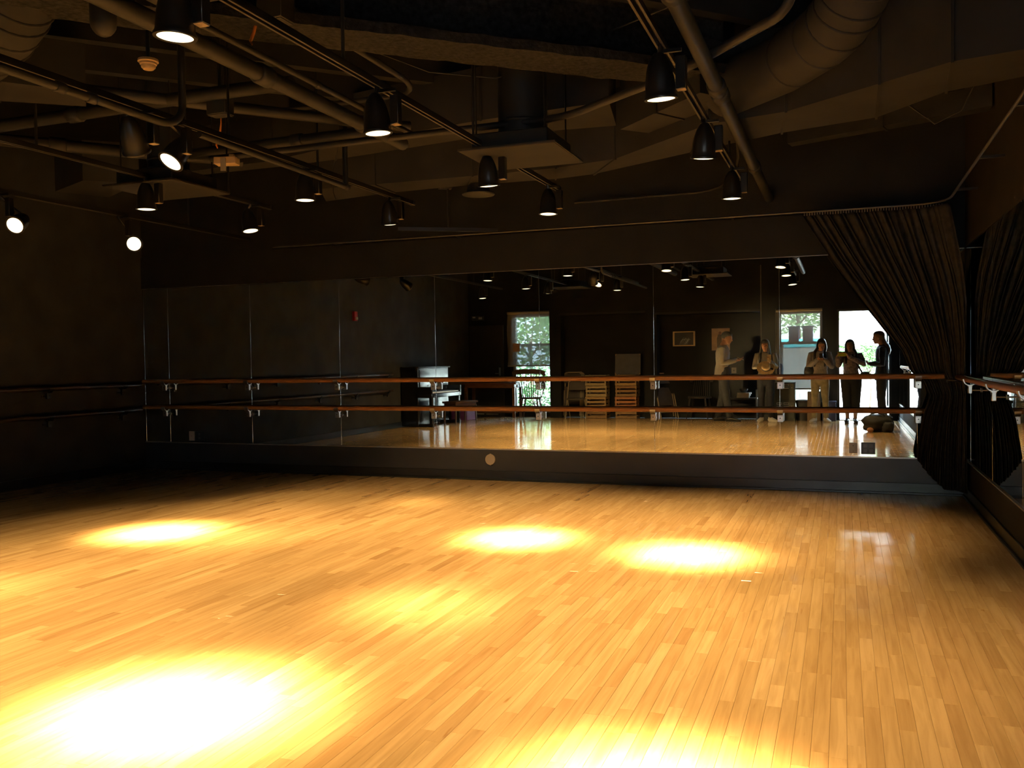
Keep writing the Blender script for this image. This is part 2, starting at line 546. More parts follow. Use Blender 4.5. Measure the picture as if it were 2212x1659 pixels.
spots = [-7.885, -6.660, -5.440, -4.228, -3.015, -1.795, -.565, .650]
barre('upper wooden barre in front of the long mirror', (LX + .06, YBR, 1.098), (.885, YBR, 1.098), 0, M_BARRE, [s - LX - .06 for s in spots])
barre('lower wooden barre in front of the long mirror', (LX + .06, YBR, .780), (.885, YBR, .780), 0, M_BARRE, [s - LX - .06 for s in spots])
barre('reddish wooden barre on the right wall beside the curtain', (W - .085, 8.93, 1.090), (W - .085, 1.1, 1.090), -math.pi / 2, M_BARRER, [.79, 2.01, 3.23, 4.45, 5.67, 6.9])
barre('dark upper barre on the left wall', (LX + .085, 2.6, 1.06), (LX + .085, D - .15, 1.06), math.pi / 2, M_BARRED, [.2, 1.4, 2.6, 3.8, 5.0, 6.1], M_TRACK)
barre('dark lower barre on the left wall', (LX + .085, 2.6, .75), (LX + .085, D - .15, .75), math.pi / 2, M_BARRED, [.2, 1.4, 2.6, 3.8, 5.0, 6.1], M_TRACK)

# ---- small fittings on the mirror wall
t = root('wall_bumper', 'round ivory plate low on the wall under the mirror', 'wall plate', (-3.598, D - .006, .224))
MB().lathe([(.002, 0), (.058, 0), (.060, .006), (.056, .014), (.020, .018), (.002, .018)], 28, Rx(math.pi / 2)).build('plate', M_IVORY, t)
MB().lathe([(.001, .0), (.006, .0), (.005, .004), (.001, .004)], 10, Tr(0, -.018, 0) @ Rx(math.pi / 2)).build('screw', M_SATIN, t)
MB().cbox((-.009, -.008, .055), (.009, 0, .064), .002).cbox((-.009, -.008, -.064), (.009, 0, -.055), .002).build('clip', M_IVORY, t)
def plate(label, x0, x1, z0, z1, m, holes):
    t = root('outlet_plate', label, 'outlet', ((x0 + x1) / 2, D - .0005, (z0 + z1) / 2))
    w, h = (x1 - x0) / 2, (z1 - z0) / 2
    MB().cbox((-w, -.008, -h), (w, 0, h), .003).build('cover', m, t)
    for (hx, hz, s) in holes:
        MB().cbox((hx * w - s, -.011, hz * h - s), (hx * w + s, -.007, hz * h + s), .001).build('socket', M_SOCK, t)
    return t
plate('blank white wall plate low on the mirror near the curtain', .054, .127, .372, .472, M_WPLATE, [(0, .45, .004), (0, -.6, .003)])
plate('black four-socket plate low on the mirror near the curtain', .160, .285, .365, .477, M_BPLATE, [(-.42, .42, .016), (.42, .42, .016), (-.42, -.42, .016), (.42, -.42, .016)])
plate('white wall plate low on the mirror near the left corner', -7.600, -7.520, .362, .478, M_WPLATE, [(0, 0, .004)])
plate('black outlet plate low on the mirror near the left corner', -7.512, -7.372, .362, .478, M_BPLATE, [(0, .4, .014), (0, -.4, .014)])

# ================================================================== CEILING: tracks and lamps
TR = [  # x, y0, y1, name
    (-0.78, 1.0, 7.60, 'track nearest the right wall'),
    (-2.27, 1.0, 7.45, 'track passing under the square air diffuser'),
    (-3.70, 1.0, 7.55, 'middle track beside the capped pipe'),
    (-5.00, 1.0, 7.20, 'second track from the left wall'),
    (-6.50, 1.0, 8.95, 'track nearest the left wall')]
HANG = [[2.2, 3.6, 6.9], [2.2, 3.9, 5.55], [2.4, 4.9, 5.95], [2.4, 4.6, 6.6], [2.5, 5.2, 7.9]]
ZT = 2.738
for (tx, y0, y1, nm), hg in zip(TR, HANG):
    t = root('light_track', 'black lighting rail, the ' + nm, 'light track', (tx, y0, ZT))
    ln = y1 - y0
    MB().box((-.018, 0, .004), (-.013, ln, .034)).box((.013, 0, .004), (.018, ln, .034)).box((-.018, 0, .030), (.018, ln, .036)).build('rail', M_TRACK, t, 0)
    MB().box((-.021, 0, -.0005), (-.010, ln, .004)).box((.010, 0, -.0005), (.021, ln, .004)).build('lip', mat('worn_track_lip', (.045, .042, .038), .5, .0), t, 0)
    MB().cbox((-.022, ln - .02, -.004), (.022, ln + .012, .038), .003).build('end_cap', M_TRACK, t)
    for h in hg:
        MB().tube([(0, h - y0, .03), (0, h - y0, CEIL - ZT + .02)], .009, 8).build('hanger_rod', M_TRACK, t)

LEN = .205
def lamp_meshes():
    prof = [(.062, .004), (.0735, .0), (.0760, .006), (.0735, .014), (.0705, .022), (.069, .05), (.066, .09), (.059, .13), (.048, .165), (.034, .190), (.022, LEN), (.006, LEN + .004)]
    inner = [(.058, .004), (.060, .012)]
    h = MB().lathe(prof, 28, cap=False).lathe(inner, 28, cap=False)
    ring = MB().lathe([(.064, -.001), (.0775, -.001), (.0785, .004), (.0775, .009), (.070, .010)], 28, cap=False)
    lens = MB().lathe([(.0005, -.006), (.03, -.005), (.052, -.002), (.0645, .001), (.0645, .006), (.0005, .006)], 28)
    return h.mesh('housing'), ring.mesh('rim'), lens.mesh('lens')
LM = lamp_meshes()
DRV = MB().cbox((-.024, -.024, 0), (.024, .024, .15), .003).mesh('driver_box')
DRVB = MB().box((-.021, -.021, -.0015), (.021, .021, .0005)).mesh('lit_underside')  # thin tan plate that paints the black box's bottom face as lit
M_DRVB = mat('lit_underside_tan', (.50, .40, .28), .6)
def ordinal(i, n):
    return 'farthest from the mirror' if i == n - 1 else ['nearest the mirror', 'second from the mirror', 'third from the mirror', 'fourth from the mirror'][i]
def track_lamp(tx, y, aim, wid, hot, core, spread, label, lx=0.0):
    """lens centre near z 2.5; aim = floor point hit by the beam axis"""
    lens = Vector((tx + lx, y, 2.50 if not lx else 2.46))
    d = (Vector((aim[0], aim[1], aim[2] if len(aim) > 2 else 0)) - lens).normalized()
    t = root('track_light', label, 'track light', (tx, y, ZT))
    q = Vector((0, 0, -1)).rotation_difference(d).to_matrix().to_4x4()
    B = Tr(*(lens - Vector((tx, y, ZT)))) @ q
    for nm, me, m in (('housing', LM[0], M_LAMP), ('rim', LM[1], M_LAMP), ('lens', LM[2], M_LENS)):
        o = link(nm, me, m, t)
        o.matrix_basis = B
    top = B @ Vector((0, 0, LEN - .01))
    MB().tube([(0, 0, .01), (0, 0, -.012), tuple(top * .6 + Vector((0, 0, -.006))), tuple(top)], [.014, .014, .010, .012], 10).build('stem', M_LAMP, t)
    o = link('driver_box', DRV, M_LAMP, t)
    o.location = (.088, .035, 2.545 - ZT)
    c = link('lit_underside', DRVB, M_DRVB, o)
    MB().box((-.02, .028, -.018), (.09, .042, -.002)).build('mount_arm', M_LAMP, t, 0)
    l = bpy.data.lights.new('beam', 'SPOT')
    l.energy = wid
    l.color = LAMP_COL
    l.spot_size = math.radians(spread)
    l.spot_blend = 0.6
    l.shadow_soft_size = .05
    # reflector profile: a hot core inside the even spill
    l.use_nodes = True
    nt = l.node_tree
    em = [q for q in nt.nodes if q.type == 'EMISSION'][0]
    tc = nt.nodes.new('ShaderNodeTexCoord')
    sp = nt.nodes.new('ShaderNodeSeparateXYZ')
    nt.links.new(tc.outputs['Normal'], sp.inputs[0])
    prev = sp.outputs['Z']
    for op, val in (('ABSOLUTE', None), ('ARCCOSINE', None), ('DIVIDE', math.radians(core)), ('POWER', 2.0), ('MULTIPLY', -1.0), ('EXPONENT', None), ('MULTIPLY', hot), ('ADD', 1.0)):
        n = nt.nodes.new('ShaderNodeMath')
        n.operation = op
        nt.links.new(prev, n.inputs[0])
        if val is not None:
            n.inputs[1].default_value = val
        prev = n.outputs[0]
    nt.links.new(prev, em.inputs['Strength'])
    lo = bpy.data.objects.new('beam', l)
    COL.objects.link(lo)
    lo.parent = t
    lo.matrix_basis = B @ Tr(0, 0, -.020)
    return t
S_ = WIDE
LAMPS = [  # track index, y, aim, spill power, hot-core factor, core half-width, spread, extra words
    (0, 7.05, (-.80, 7.2), 1.15, .4, 9, 80, ''), (0, 5.55, (-.98, 6.00), .8, 95, 6.3, 72, ''), (0, 4.20, (-.70, 4.5), 1.0, .8, 12, 84, ''), (0, 2.40, (-.55, 2.62), .95, 66, 7.0, 140, ''),
    (1, 7.15, (-2.3, 7.1), .8, .4, 9, 84, ''), (1, 5.82, (-2.24, 6.22), .8, 95, 6.3, 84, ''), (1, 4.24, (-2.13, 4.36), .85, 5.5, 9.0, 84, ''), (1, 2.71, (-2.40, 2.74), .55, 150, 8.2, 140, ''),
    (2, 7.10, (-3.72, 7.55), .9, 2.2, 7, 84, ''), (2, 5.77, (-3.7, 5.8), .8, .4, 9, 84, ''), (2, 4.35, (-4.20, 2.45), .6, 3.0, 9, 84, 'tilted '), (2, 4.08, (-4.30, 5.70), .6, 9.0, 8, 70, 'tilted '), (2, 2.72, (-3.7, 2.75), .65, 1.0, 12, 140, ''),
    (3, 6.90, (-4.5, 6.8), .55, .4, 9, 70, ''), (3, 5.60, (-5.02, 5.67), .7, 105, 7.0, 74, ''), (3, 3.85, (-4.9, 3.8), .9, 3.8, 12, 84, ''), (3, 2.65, (-5.3, 2.40), 1.0, 26, 7, 140, ''),
    (4, 6.90, (-1.9, -.3, 1.2), .9, 44, 5.5, 22, 'strongly tilted '), (4, 5.58, (-4.6, 1.2), .5, 3.5, 12, 60, 'tilted '), (4, 2.07, (-6.3, 2.1), .3, .2, 12, 84, '')]
cnt = {}
tot = {}
for l in LAMPS:
    tot[l[0]] = tot.get(l[0], 0) + 1
for (ti, y, aim, wi, hot, core, spread, ex) in LAMPS:
    i = cnt.get(ti, 0)
    cnt[ti] = i + 1
    lab = '%sblack spotlight, %s, %s' % (ex, ordinal(i, tot[ti]), TR[ti][3].replace('passing under the square air diffuser', 'under the square diffuser'))
    track_lamp(TR[ti][0], y, aim, wi * S_, hot, core, spread, lab, .18 if ti == 4 and ex else 0.0)

# ================================================================== CEILING: ducts, pipes, fittings
def quad_duct(name, label, near, far, z, h, m, cat='duct'):
    """duct swept between a near and a far bottom edge (plan polylines of equal length)"""
    v, f = [], []
    for a, b in zip(near, far):
        v += [(a[0], a[1], z), (b[0], b[1], z), (b[0], b[1], z + h), (a[0], a[1], z + h)]
    n = len(near)
    for k in range(n - 1):
        for i in range(4):
            j = (i + 1) % 4
            f.append((k * 4 + i, k * 4 + j, k * 4 + 4 + j, k * 4 + 4 + i))
    f += [(3, 2, 1, 0), (n * 4 - 4, n * 4 - 3, n * 4 - 2, n * 4 - 1)]
    o = root(name, label, cat, (near[0][0], near[0][1], z))
    mm = MB().add([(p[0] - near[0][0], p[1] - near[0][1], p[2] - z) for p in v], f)
    mm.build('duct_body', m, o, 0.3)
    # standing seams
    for k in range(1, n - 1):
        a, b = Vector((*near[k], z)), Vector((*far[k], z))
        d = (b - a).normalized()
        o0 = Vector((near[0][0], near[0][1], z))
        p0, p1 = a - d * .012 - o0, b + d * .012 - o0
        e = Vector((-d.y, d.x, 0)) * .008
        MB().add([p0 - e + Vector((0, 0, -.010)), p0 + e + Vector((0, 0, -.010)), p1 + e + Vector((0, 0, -.010)), p1 - e + Vector((0, 0, -.010)),
                  p0 - e + Vector((0, 0, h)), p0 + e + Vector((0, 0, h)), p1 + e + Vector((0, 0, h)), p1 - e + Vector((0, 0, h))],
                 [(0, 1, 2, 3), (7, 6, 5, 4), (0, 4, 5, 1), (1, 5, 6, 2), (2, 6, 7, 3), (3, 7, 4, 0)]).build('seam_flange', m, o, 0)
    return o
quad_duct('air_duct', 'long rectangular air duct in front of the mirror wall, bending towards the right wall',
          [(-4.50, 7.26), (-3.94, 7.28), (-3.00, 7.30), (-2.24, 7.28), (-1.70, 7.14), (-0.85, 6.34), (-0.34, 6.22), (0.21, 5.80), (0.57, 5.52), (1.03, 5.42)],
          [(-4.80, 7.86), (-3.96, 7.70), (-3.20, 7.68), (-2.38, 7.73), (-2.01, 7.66), (-1.10, 7.16), (-0.40, 6.80), (0.22, 6.62), (0.60, 6.14), (1.03, 5.97)], 2.90, .55, M_DUCT)
quad_duct('air_duct', 'shallow rectangular air duct running above the square diffuser',
          [(-5.75, 7.02), (-4.79, 6.95), (-3.93, 6.67), (-2.56, 6.41), (-1.54, 6.30)],
          [(-5.80, 7.20), (-4.80, 7.19), (-4.25, 7.14), (-2.74, 6.88), (-1.65, 6.98)], 3.12, .40, M_DUCT)
quad_duct('air_duct', 'short slanted box duct joining the round duct by the right track',
          [(-1.54, 6.64), (-1.2, 6.28), (-0.85, 5.92)], [(-1.31, 6.89), (-1.0, 6.62), (-0.62, 6.24)], 3.0, .36, M_DUCT)
quad_duct('air_duct', 'flat tan-bottomed duct end at the far left above the pipes',
          [(-5.6, 3.2), (-4.73, 4.10), (-4.43, 4.46)], [(-5.9, 3.5), (-5.08, 4.40), (-4.68, 4.71)], 3.02, .30, M_DUCT)
quad_duct('air_duct', 'slanted duct with a tan underside beyond the left diffuser',
          [(-6.20, 6.18), (-5.84, 6.46)], [(-6.81, 6.46), (-6.60, 6.90)], 2.92, .35, M_DUCT)
quad_duct('air_duct', 'thin slanted beam duct above the curtain corner', [(-.43, 8.06), (.3, 7.75), (1.03, 7.44)], [(-.40, 8.20), (.34, 7.90), (1.03, 7.60)], 3.10, .16, M_PIPE)

def pipe(label, pts, r, m=M_PIPE, couplings=(), name='pipe', cat='pipe', n=12, cap=True):
    o = root(name, label, cat, pts[0])
    b = Vector(pts[0])
    MB().tube([Vector(p) - b for p in pts], r, n).build('run', m, o, 1.2)
    rr = r if not isinstance(r, (list, tuple)) else r[0]
    P = [Vector(p) for p in pts]
    for (seg, u) in couplings:
        c = P[seg].lerp(P[seg + 1], u) - b
        d = (P[seg + 1] - P[seg]).normalized()
        MB().tube([c - d * rr * 1.3, c - d * rr * 1.1, c + d * rr * 1.1, c + d * rr * 1.3], [rr * 1.02, rr * 1.28, rr * 1.28, rr * 1.02], n).build('coupling', m, o, 1.2)
    return o
def arc(p0, p1, p2, k=6):
    """rounded corner p0-p1-p2"""
    a, b, c = Vector(p0), Vector(p1), Vector(p2)
    return [tuple(a * (1 - t) ** 2 + b * 2 * t * (1 - t) + c * t * t) for t in [i / k for i in range(k + 1)]]
pipe('thick pipe with couplings running to the front wall right of the right track', [(-.66, 1.0, 2.83), (-.66, 5.0, 2.83), (-.66, D + .01, 2.83)], .042, couplings=[(0, .7), (1, .06), (1, .10), (1, .62)])
pipe('thick pipe running lengthwise left of the nearest spotlight', [(-3.02, .8, 2.92), (-3.03, 4.0, 2.92), (-3.06, 6.1, 2.92)], .046, couplings=[(1, .16), (1, .72)])
pipe('thin conduit lying beside the thick lengthwise pipe', [(-2.93, .8, 2.98), (-2.97, 6.1, 2.98)], .018, couplings=[(0, .75)])
pipe('capped pipe hung beside the middle track', [(-3.58, 4.46, 2.675), (-3.58, 6.19, 2.655)], .020, couplings=[(0, .98)])
pipe('pipe beside the middle track ending at the tilted spotlight', [(-3.58, .8, 2.675)] + [(-3.58, 4.1, 2.67)] + arc((-3.58, 4.1, 2.67), (-3.58, 4.3, 2.67), (-3.58, 4.32, 2.80)) + [(-3.58, 4.32, CEIL)], .022, couplings=[(0, .80), (0, .86)])
pipe('flat steel hanger strap at the end of the capped pipe', [(-3.58, 6.15, 2.66), (-3.58, 6.15, 3.12)], .024, M_TRACK, name='hanger_strap', cat='hanger', n=6)
pipe('conduit crossing the room over the second track from the left', [(-6.3, 5.10, 3.10), (-4.16, 5.02, 3.10), (-3.30, 5.02, 3.10)], .045, couplings=[(0, .55)])
pipe('slanted pipe below the crossing conduit', [(-4.6, 4.65, 3.10), (-3.47, 5.94, 3.10), (-3.1, 6.3, 3.10)], .040)
pipe('paired crossing pipe bending towards the right wall', [(-4.6, 5.86, 2.90), (-2.30, 5.80, 2.90)] + arc((-2.0, 5.80, 2.90), (-1.7, 5.80, 2.90), (-1.5, 5.62, 2.90)) + [(-.87, 5.15, 2.90), (-.30, 4.50, 2.90)] + arc((-.30, 4.50, 2.90), (-.2, 4.38, 2.90), (-.2, 4.38, 3.05)) + [(-.2, 4.38, CEIL)], .024)
pipe('upper pipe of the crossing pair near the hanging box', [(-5.0, 5.98, 2.99), (-3.1, 5.90, 2.99)], .038, couplings=[(0, .6)])
pipe('conduit with a U-bend above the second spotlight', [(-2.75, .8, 3.2), (-2.75, 5.45, 3.2)] + arc((-2.75, 5.45, 3.2), (-2.75, 5.85, 3.2), (-3.05, 5.85, 3.2)) + [(-4.0, 5.85, 3.2)], .020)
pipe('thick slanted pipe at the far left under the tan duct', [(-6.9, 4.6, 3.1), (-5.57, 6.17, 3.1), (-5.0, 6.8, 3.1)], .05, couplings=[(0, .7)])
pipe('thin conduit along the front wall curving up to the right track', [(-2.6, D - .05, 2.92), (-1.35, D - .05, 2.93)] + arc((-1.35, D - .05, 2.93), (-.95, D - .05, 2.94), (-.85, 8.2, 3.05)) + [(-.8, 7.6, 3.15)], .014)
pipe('big drop pipe with a rounded end left of the nearest spotlight', [(-3.26, 3.40, CEIL), (-3.26, 3.40, 2.93), (-3.26, 3.40, 2.905), (-3.26, 3.40, 2.885), (-3.26, 3.40, 2.870), (-3.26, 3.40, 2.862), (-3.26, 3.40, 2.860)], [.062, .062, .058, .047, .034, .018, .004], mat('dark_drop_pipe', (.014, .013, .013), .6), name='drop_pipe')
# round ducts
def flex(label, pts, r, ribs, m=M_DUCT):
    o = root('round_duct', label, 'duct', pts[0])
    b = Vector(pts[0])
    P = [Vector(p) - b for p in pts]
    MB().tube(P, r, 24).build('duct_body', m, o, 1.2)
    for u in ribs:
        s = u * (len(P) - 1)
        i = min(len(P) - 2, int(s))
        c = P[i].lerp(P[i + 1], s - i)
        d = (P[i + 1] - P[i]).normalized()
        MB().tube([c - d * .010, c - d * .004, c + d * .004, c + d * .010], [r * 1.0, r * 1.035, r * 1.035, r * 1.0], 24).build('rib', m, o, 1.2)
    return o
flex('fat round duct slanting to an elbow above the right track', [(-.74, 6.26, 3.09), (-.34, 5.84, 3.09), (-.10, 5.44, 3.09)] + arc((-.10, 5.44, 3.09), (.12, 5.0, 3.09), (.14, 4.9, 3.5)) + [(.14, 4.9, CEIL)], .175, [.13, .3, .42, .5, .57, .63, .69, .75, .8])
flex('round duct with ribs at the top left of the view', arc((-4.75, 3.85, 3.08), (-3.95, 3.58, 3.08), (-3.78, 3.48, 3.5)) + [(-3.78, 3.48, CEIL)], .20, [.2, .3, .38, .45, .52, .58, .64, .7, .85])
flex('round duct rising from the square diffuser', [(-2.06, 5.94, 2.82), (-2.06, 5.94, 3.0), (-2.06, 5.94, CEIL)], .17, [.3], M_BOXB)
flex('round duct rising from the left diffuser', [(-5.05, 5.9, 2.82), (-5.05, 5.9, 3.0), (-5.05, 5.9, CEIL)], .15, [.3], M_BOXB)

def diffuser(label, cx, cy, s=.335):
    o = root('air_diffuser', label, 'air diffuser', (cx, cy, 2.695))
    MB().cbox((-s, -s, 0), (s, s, .012), .003).build('face_plate', M_DIFF, o)
    MB().box((-s - .004, -s - .004, .004), (s + .004, -s, .016)).box((-s - .004, s, .004), (s + .004, s + .004, .016)).box((-s - .004, -s, .004), (-s, s, .016)).box((s, -s, .004), (s + .004, s, .016)).build('edge_trim', mat('edge_trim', (.06, .055, .05), .4, .5), o, 0)
    MB().cbox((-s * .80, -s * .80, .012), (s * .80, s * .80, .125), .006).build('plenum_box', M_BOXB, o)
    MB().lathe([(.19, .125), (.19, .155), (.175, .16)], 24).build('collar', M_BOXB, o)
    for dx, dy in ((-1, -1), (1, -1), (-1, 1), (1, 1)):
        MB().tube([(dx * s * .72, dy * s * .72, .1), (dx * s * .72, dy * s * .72, CEIL - 2.695)], .006, 6).build('hanger_rod', M_TRACK, o)
    return o
diffuser('square air diffuser plate hanging in the middle of the ceiling', -2.06, 5.92)
diffuser('square air diffuser plate at the left side of the ceiling', -5.05, 5.90)
diffuser('square air diffuser plate over the nearest spotlight', -2.13, 2.57)
diffuser('square air diffuser plate nearest the back wall windows', -5.0, 1.2)

# sprayed steel beam
def beam():
    a, b = Vector((-4.9, 2.55, 0)), Vector((-.75, 6.15, 0))
    d = (b - a).normalized(); nrm = Vector((-d.y, d.x, 0))
    ln = (b - a).length
    sec = [(-.17, 3.12), (.17, 3.12), (.17, 3.18), (.03, 3.24), (.03, 3.50), (.17, 3.56), (.17, 3.62), (-.17, 3.62), (-.17, 3.56), (-.03, 3.50), (-.03, 3.24), (-.17, 3.18)]
    rr = []
    K = 90
    for k in range(K + 1):
        c = a + d * (ln * k / K)
        ring = []
        for (u, z) in sec:
            p = c + nrm * u + Vector((0, 0, z))
            e = noise.noise(p * 9) * .014 + noise.noise(p * 23) * .008
            ring.append(Vector((p.x + nrm.x * e, p.y + nrm.y * e, p.z + e)) - Vector((a.x, a.y, 3.12)))
        rr.append(ring)
    o = root('steel_beam', 'rough fireproofed steel beam slanting across the upper ceiling', 'beam', (a.x, a.y, 3.12))
    MB().rings(rr).build('flange_beam', M_BEAM, o, 1.0)
beam()

# small ceiling things
t = root('smoke_detector', 'cream smoke detector hanging at the upper left', 'smoke detector', (-4.02, 4.55, 3.15))
MB().lathe([(.001, .045), (.060, .045), (.062, .030), (.052, .026), (.050, .014), (.044, .010), (.042, -.004), (.030, -.016), (.001, -.018)], 24).build('body', M_CREAM, t)
MB().lathe([(.0505, .019), (.0515, .021), (.0505, .023)], 24, cap=False).build('vent_slot', M_TRACK, t)
MB().tube([(0, 0, .04), (0, 0, .61)], .012, 8).build('mount_pipe', M_TRACK, t)
t = root('sensor_box', 'white box device with a grey flap hanging beside the tilted spotlight', 'device', (-4.42, 5.82, 2.83), .3)
MB().cbox((-.085, -.05, 0), (.085, .05, .055), .004).build('case', M_CREAM, t)
MB().cbox((-.03, -.058, -.055), (.012, -.050, .045), .002).build('flap', M_GREYP, t)
MB().cbox((.03, -.04, .055), (.07, .04, .075), .003).build('cover', M_CREAM, t)
MB().tube([(0, 0, .05), (0, 0, .93)], .007, 8).build('hanger_rod', M_TRACK, t)
def strip(label, p, dx):
    o = root('cable_tail', label, 'cable', p)
    MB().tube([(0, 0, .60), (0, 0, .18), (dx * .2, 0, .12), (dx * .6, 0, .06), (dx, 0, .02), (dx * .8, 0, 0)], [.004, .004, .008, .009, .008, .004], 8).build('tail', M_ORANGE, o)
strip('orange cable tail dangling above the nearest spotlight row', (-2.93, 4.15, 3.02), -.05)
strip('orange cable tail dangling above the white box device', (-4.18, 5.45, 2.86), -.045)
t = root('round_speaker', 'round dim ceiling speaker behind the middle spotlight', 'speaker', (-3.10, 7.68, 2.80))
MB().lathe([(.001, -.004), (.10, -.004), (.145, .004), (.15, .012), (.11, .03), (.09, .10), (.02, .12), (.001, .12)], 28).build('can', M_PIPE, t)
MB().tube([(0, 0, .1), (0, 0, .94)], .008, 8).build('hanger_rod', M_TRACK, t)
t = root('short_track', 'short lighting rail stub on a stem near the front wall', 'light track', (-3.70, 8.35, 2.60), .55)
MB().box((-.5, -.018, 0), (.5, .018, .034)).build('rail', M_TRACK, t, 0)
MB().tube([(0, 0, .03), (0, 0, 1.13)], .011, 8).build('stem', M_TRACK, t)
MB().cbox((-.09, -.05, .42), (.04, .05, .62), .004).build('junction_box', M_PIPE, t)
def jbox(label, p, s):
    o = root('junction_box', label, 'junction box', p)
    MB().cbox((-s[0], -s[1], 0), (s[0], s[1], s[2]), .004).build('box', M_PIPE, o)
    MB().tube([(0, 0, s[2] - .01), (0, 0, CEIL - p[2])], .012, 8).build('conduit', M_PIPE, o)
    MB().cbox((-s[0] * .9, -s[1] * .9, -.004), (s[0] * .9, s[1] * .9, .001), .001).build('cover', M_DUCT, o)
jbox('dark junction box above the tilted spotlight', (-3.90, 5.08, 2.97), (.075, .05, .15))
jbox('dark junction box at the top of the view over the second track', (-2.60, 3.83, 2.98), (.07, .06, .12))
for i, (lab, pts) in enumerate((('thin sagging wire strung below the fireproofed beam', [(-2.9, 5.3, 3.35), (-2.6, 5.6, 3.25), (-2.2, 5.8, 3.22), (-1.8, 5.9, 3.30), (-1.4, 5.6, 3.34), (-1.0, 5.4, 3.36), (-.6, 5.5, 3.5)]),
                               ('thin wire looping under the duct at the right wall', [(.30, 6.9, 3.4), (.45, 7.0, 3.05), (.62, 7.1, 2.93), (.78, 7.0, 2.98), (.88, 6.8, 3.2), (.95, 6.7, 3.5)]),
                               ('looped cable hanging beside the middle track end', [(-4.05, 6.9, 3.2), (-4.15, 7.0, 3.16), (-4.2, 7.0, 3.0), (-4.2, 7.0, 2.80), (-4.18, 7.0, 2.74)]))):
    o = root('loose_wire', lab, 'wire', pts[0])
    b = Vector(pts[0])
    MB().tube([Vector(p) - b for p in pts], .005, 6).build('wire', M_PIPE, o, 1.2)

# curtain rail round the corner
cr = root('curtain_rail', 'thin curtain rail along the front wall and round the right corner', 'curtain rail', (0, 0, 2.648))
path = [(-6.2, 8.97, 0), (-.4, 8.97, 0), (.55, 8.97, 0)] + arc((.55, 8.97, 0), (.885, 8.97, 0), (.885, 8.62, 0)) + [(.885, 7.0, 0), (.885, 2.0, 0)]
MB().tube(path, .011, 8, xref=(0, 0, 1)).build('rail', mat('rail_grey', (.10, .10, .10), .4, .5), cr, 1.2)
for x in (-5.4, -3.9, -2.4, -1.0, .3):
    MB().cbox((x - .012, 8.97, -.008), (x + .012, D + .012, .012), .002).build('wall_bracket', M_TRACK, cr)
for y in (8.3, 7.0, 5.6, 4.2):
    MB().cbox((.885, y - .012, -.008), (W, y + .012, .012), .002).build('wall_bracket', M_TRACK, cr)

# ---- curtain tied back in the corner
def curtain():
    NU, NV = 220, 70
    Lp = [(2.615, -.335), (2.20, -.085), (1.84, .160), (1.47, .412), (1.33, .515), (1.15, .585), (1.05, .690), (.93, .735), (.82, .700), (.71, .668), (.40, .618), (.0, .60)]
    Rp = [(2.615, .875), (2.30, .930), (2.0, .985), (1.76, 1.012), (1.39, 1.018), (1.20, 1.015), (1.10, 1.01), (1.04, 1.012), (.95, 1.02), (.73, 1.02), (.40, 1.02), (.0, 1.02)]
    def ip(tab, z):
        for (za, a), (zb, b) in zip(tab[:-1], tab[1:]):
            if z <= za and z >= zb:
                t = (za - z) / (za - zb)
                return a + (b - a) * t
        return tab[-1][1]
    V, Fc = [], []
    for j in range(NV + 1):
        for i in range(NU + 1):
            u = i / NU
            hem = .405 - .33 * min(1, u * 1.6) ** .7
            v = j / NV
            z = 2.615 + (hem - 2.615) * v
            l, r = ip(Lp, z), ip(Rp, z)
            wd = r - l
            xx = l + wd * (u + .012 * math.sin(u * 60 + z * 2))
            full = min(1, wd / 1.2)
            amp = .013 + .013 * (1 - full)
            gather = max(0, 1 - abs(z - 1.02) / .35)
            ph = u * 2 * math.pi * 23 + 1.3 * math.sin(u * 17 + z * 1.7) + .9 * math.sin(u * 7.3 + 1.0)
            yy = 8.972 + amp * math.sin(ph) * (1 - .45 * gather) + .012 * math.sin(u * 31 + z * 5)
            bk = max(0, min(1, (1.5 - z) / .28)) * max(0, min(1, (z - .88) / .12)) * max(0, min(1, (.90 - xx) / .06))
            yy = yy * (1 - bk) + (9.112 + .010 * math.sin(ph)) * bk
            if u > .82:
                yy -= (u - .82) * 1.1 * (1 - gather * .55)
            V.append((xx, min(yy, 9.128), z))
    for j in range(NV):
        for i in range(NU):
            a = j * (NU + 1) + i
            Fc.append((a, a + 1, a + NU + 2, a + NU + 1))
    t = root('stage_curtain', 'black pleated curtain tied back in the corner beside the barre', 'curtain', (.9, 8.97, .07))
    b = Vector((.9, 8.97, .07))
    o = MB().add([Vector(p) - b for p in V], Fc).build('cloth', M_CURT, t, 3.0)
    sm = o.modifiers.new('thickness', 'SOLIDIFY')
    sm.thickness = .004
    rg = []
    for k in range(25):
        a = 2 * math.pi * k / 24
        rg.append((.945 + .060 * math.cos(a) - .9, 8.960 + .060 * math.sin(a) - 8.97, 1.06 + .01 * math.sin(a * 2) - .07))
    MB().tube(rg, (.012), 8).build('tie_back', M_TRACK, t, 1.2)
    hk = MB()
    for k in range(52):
        x = -.33 + 1.17 * k / 51
        hk.box((x - .004, 8.965, 2.612), (x + .004, 8.972, 2.642))
    hk.v = [tuple(Vector(p) - b) for p in hk.v]
    tag(hk.build('curtain_hooks', mat('hook_tape', (.24, .23, .21), .6), t, 0), kind='stuff')
curtain()
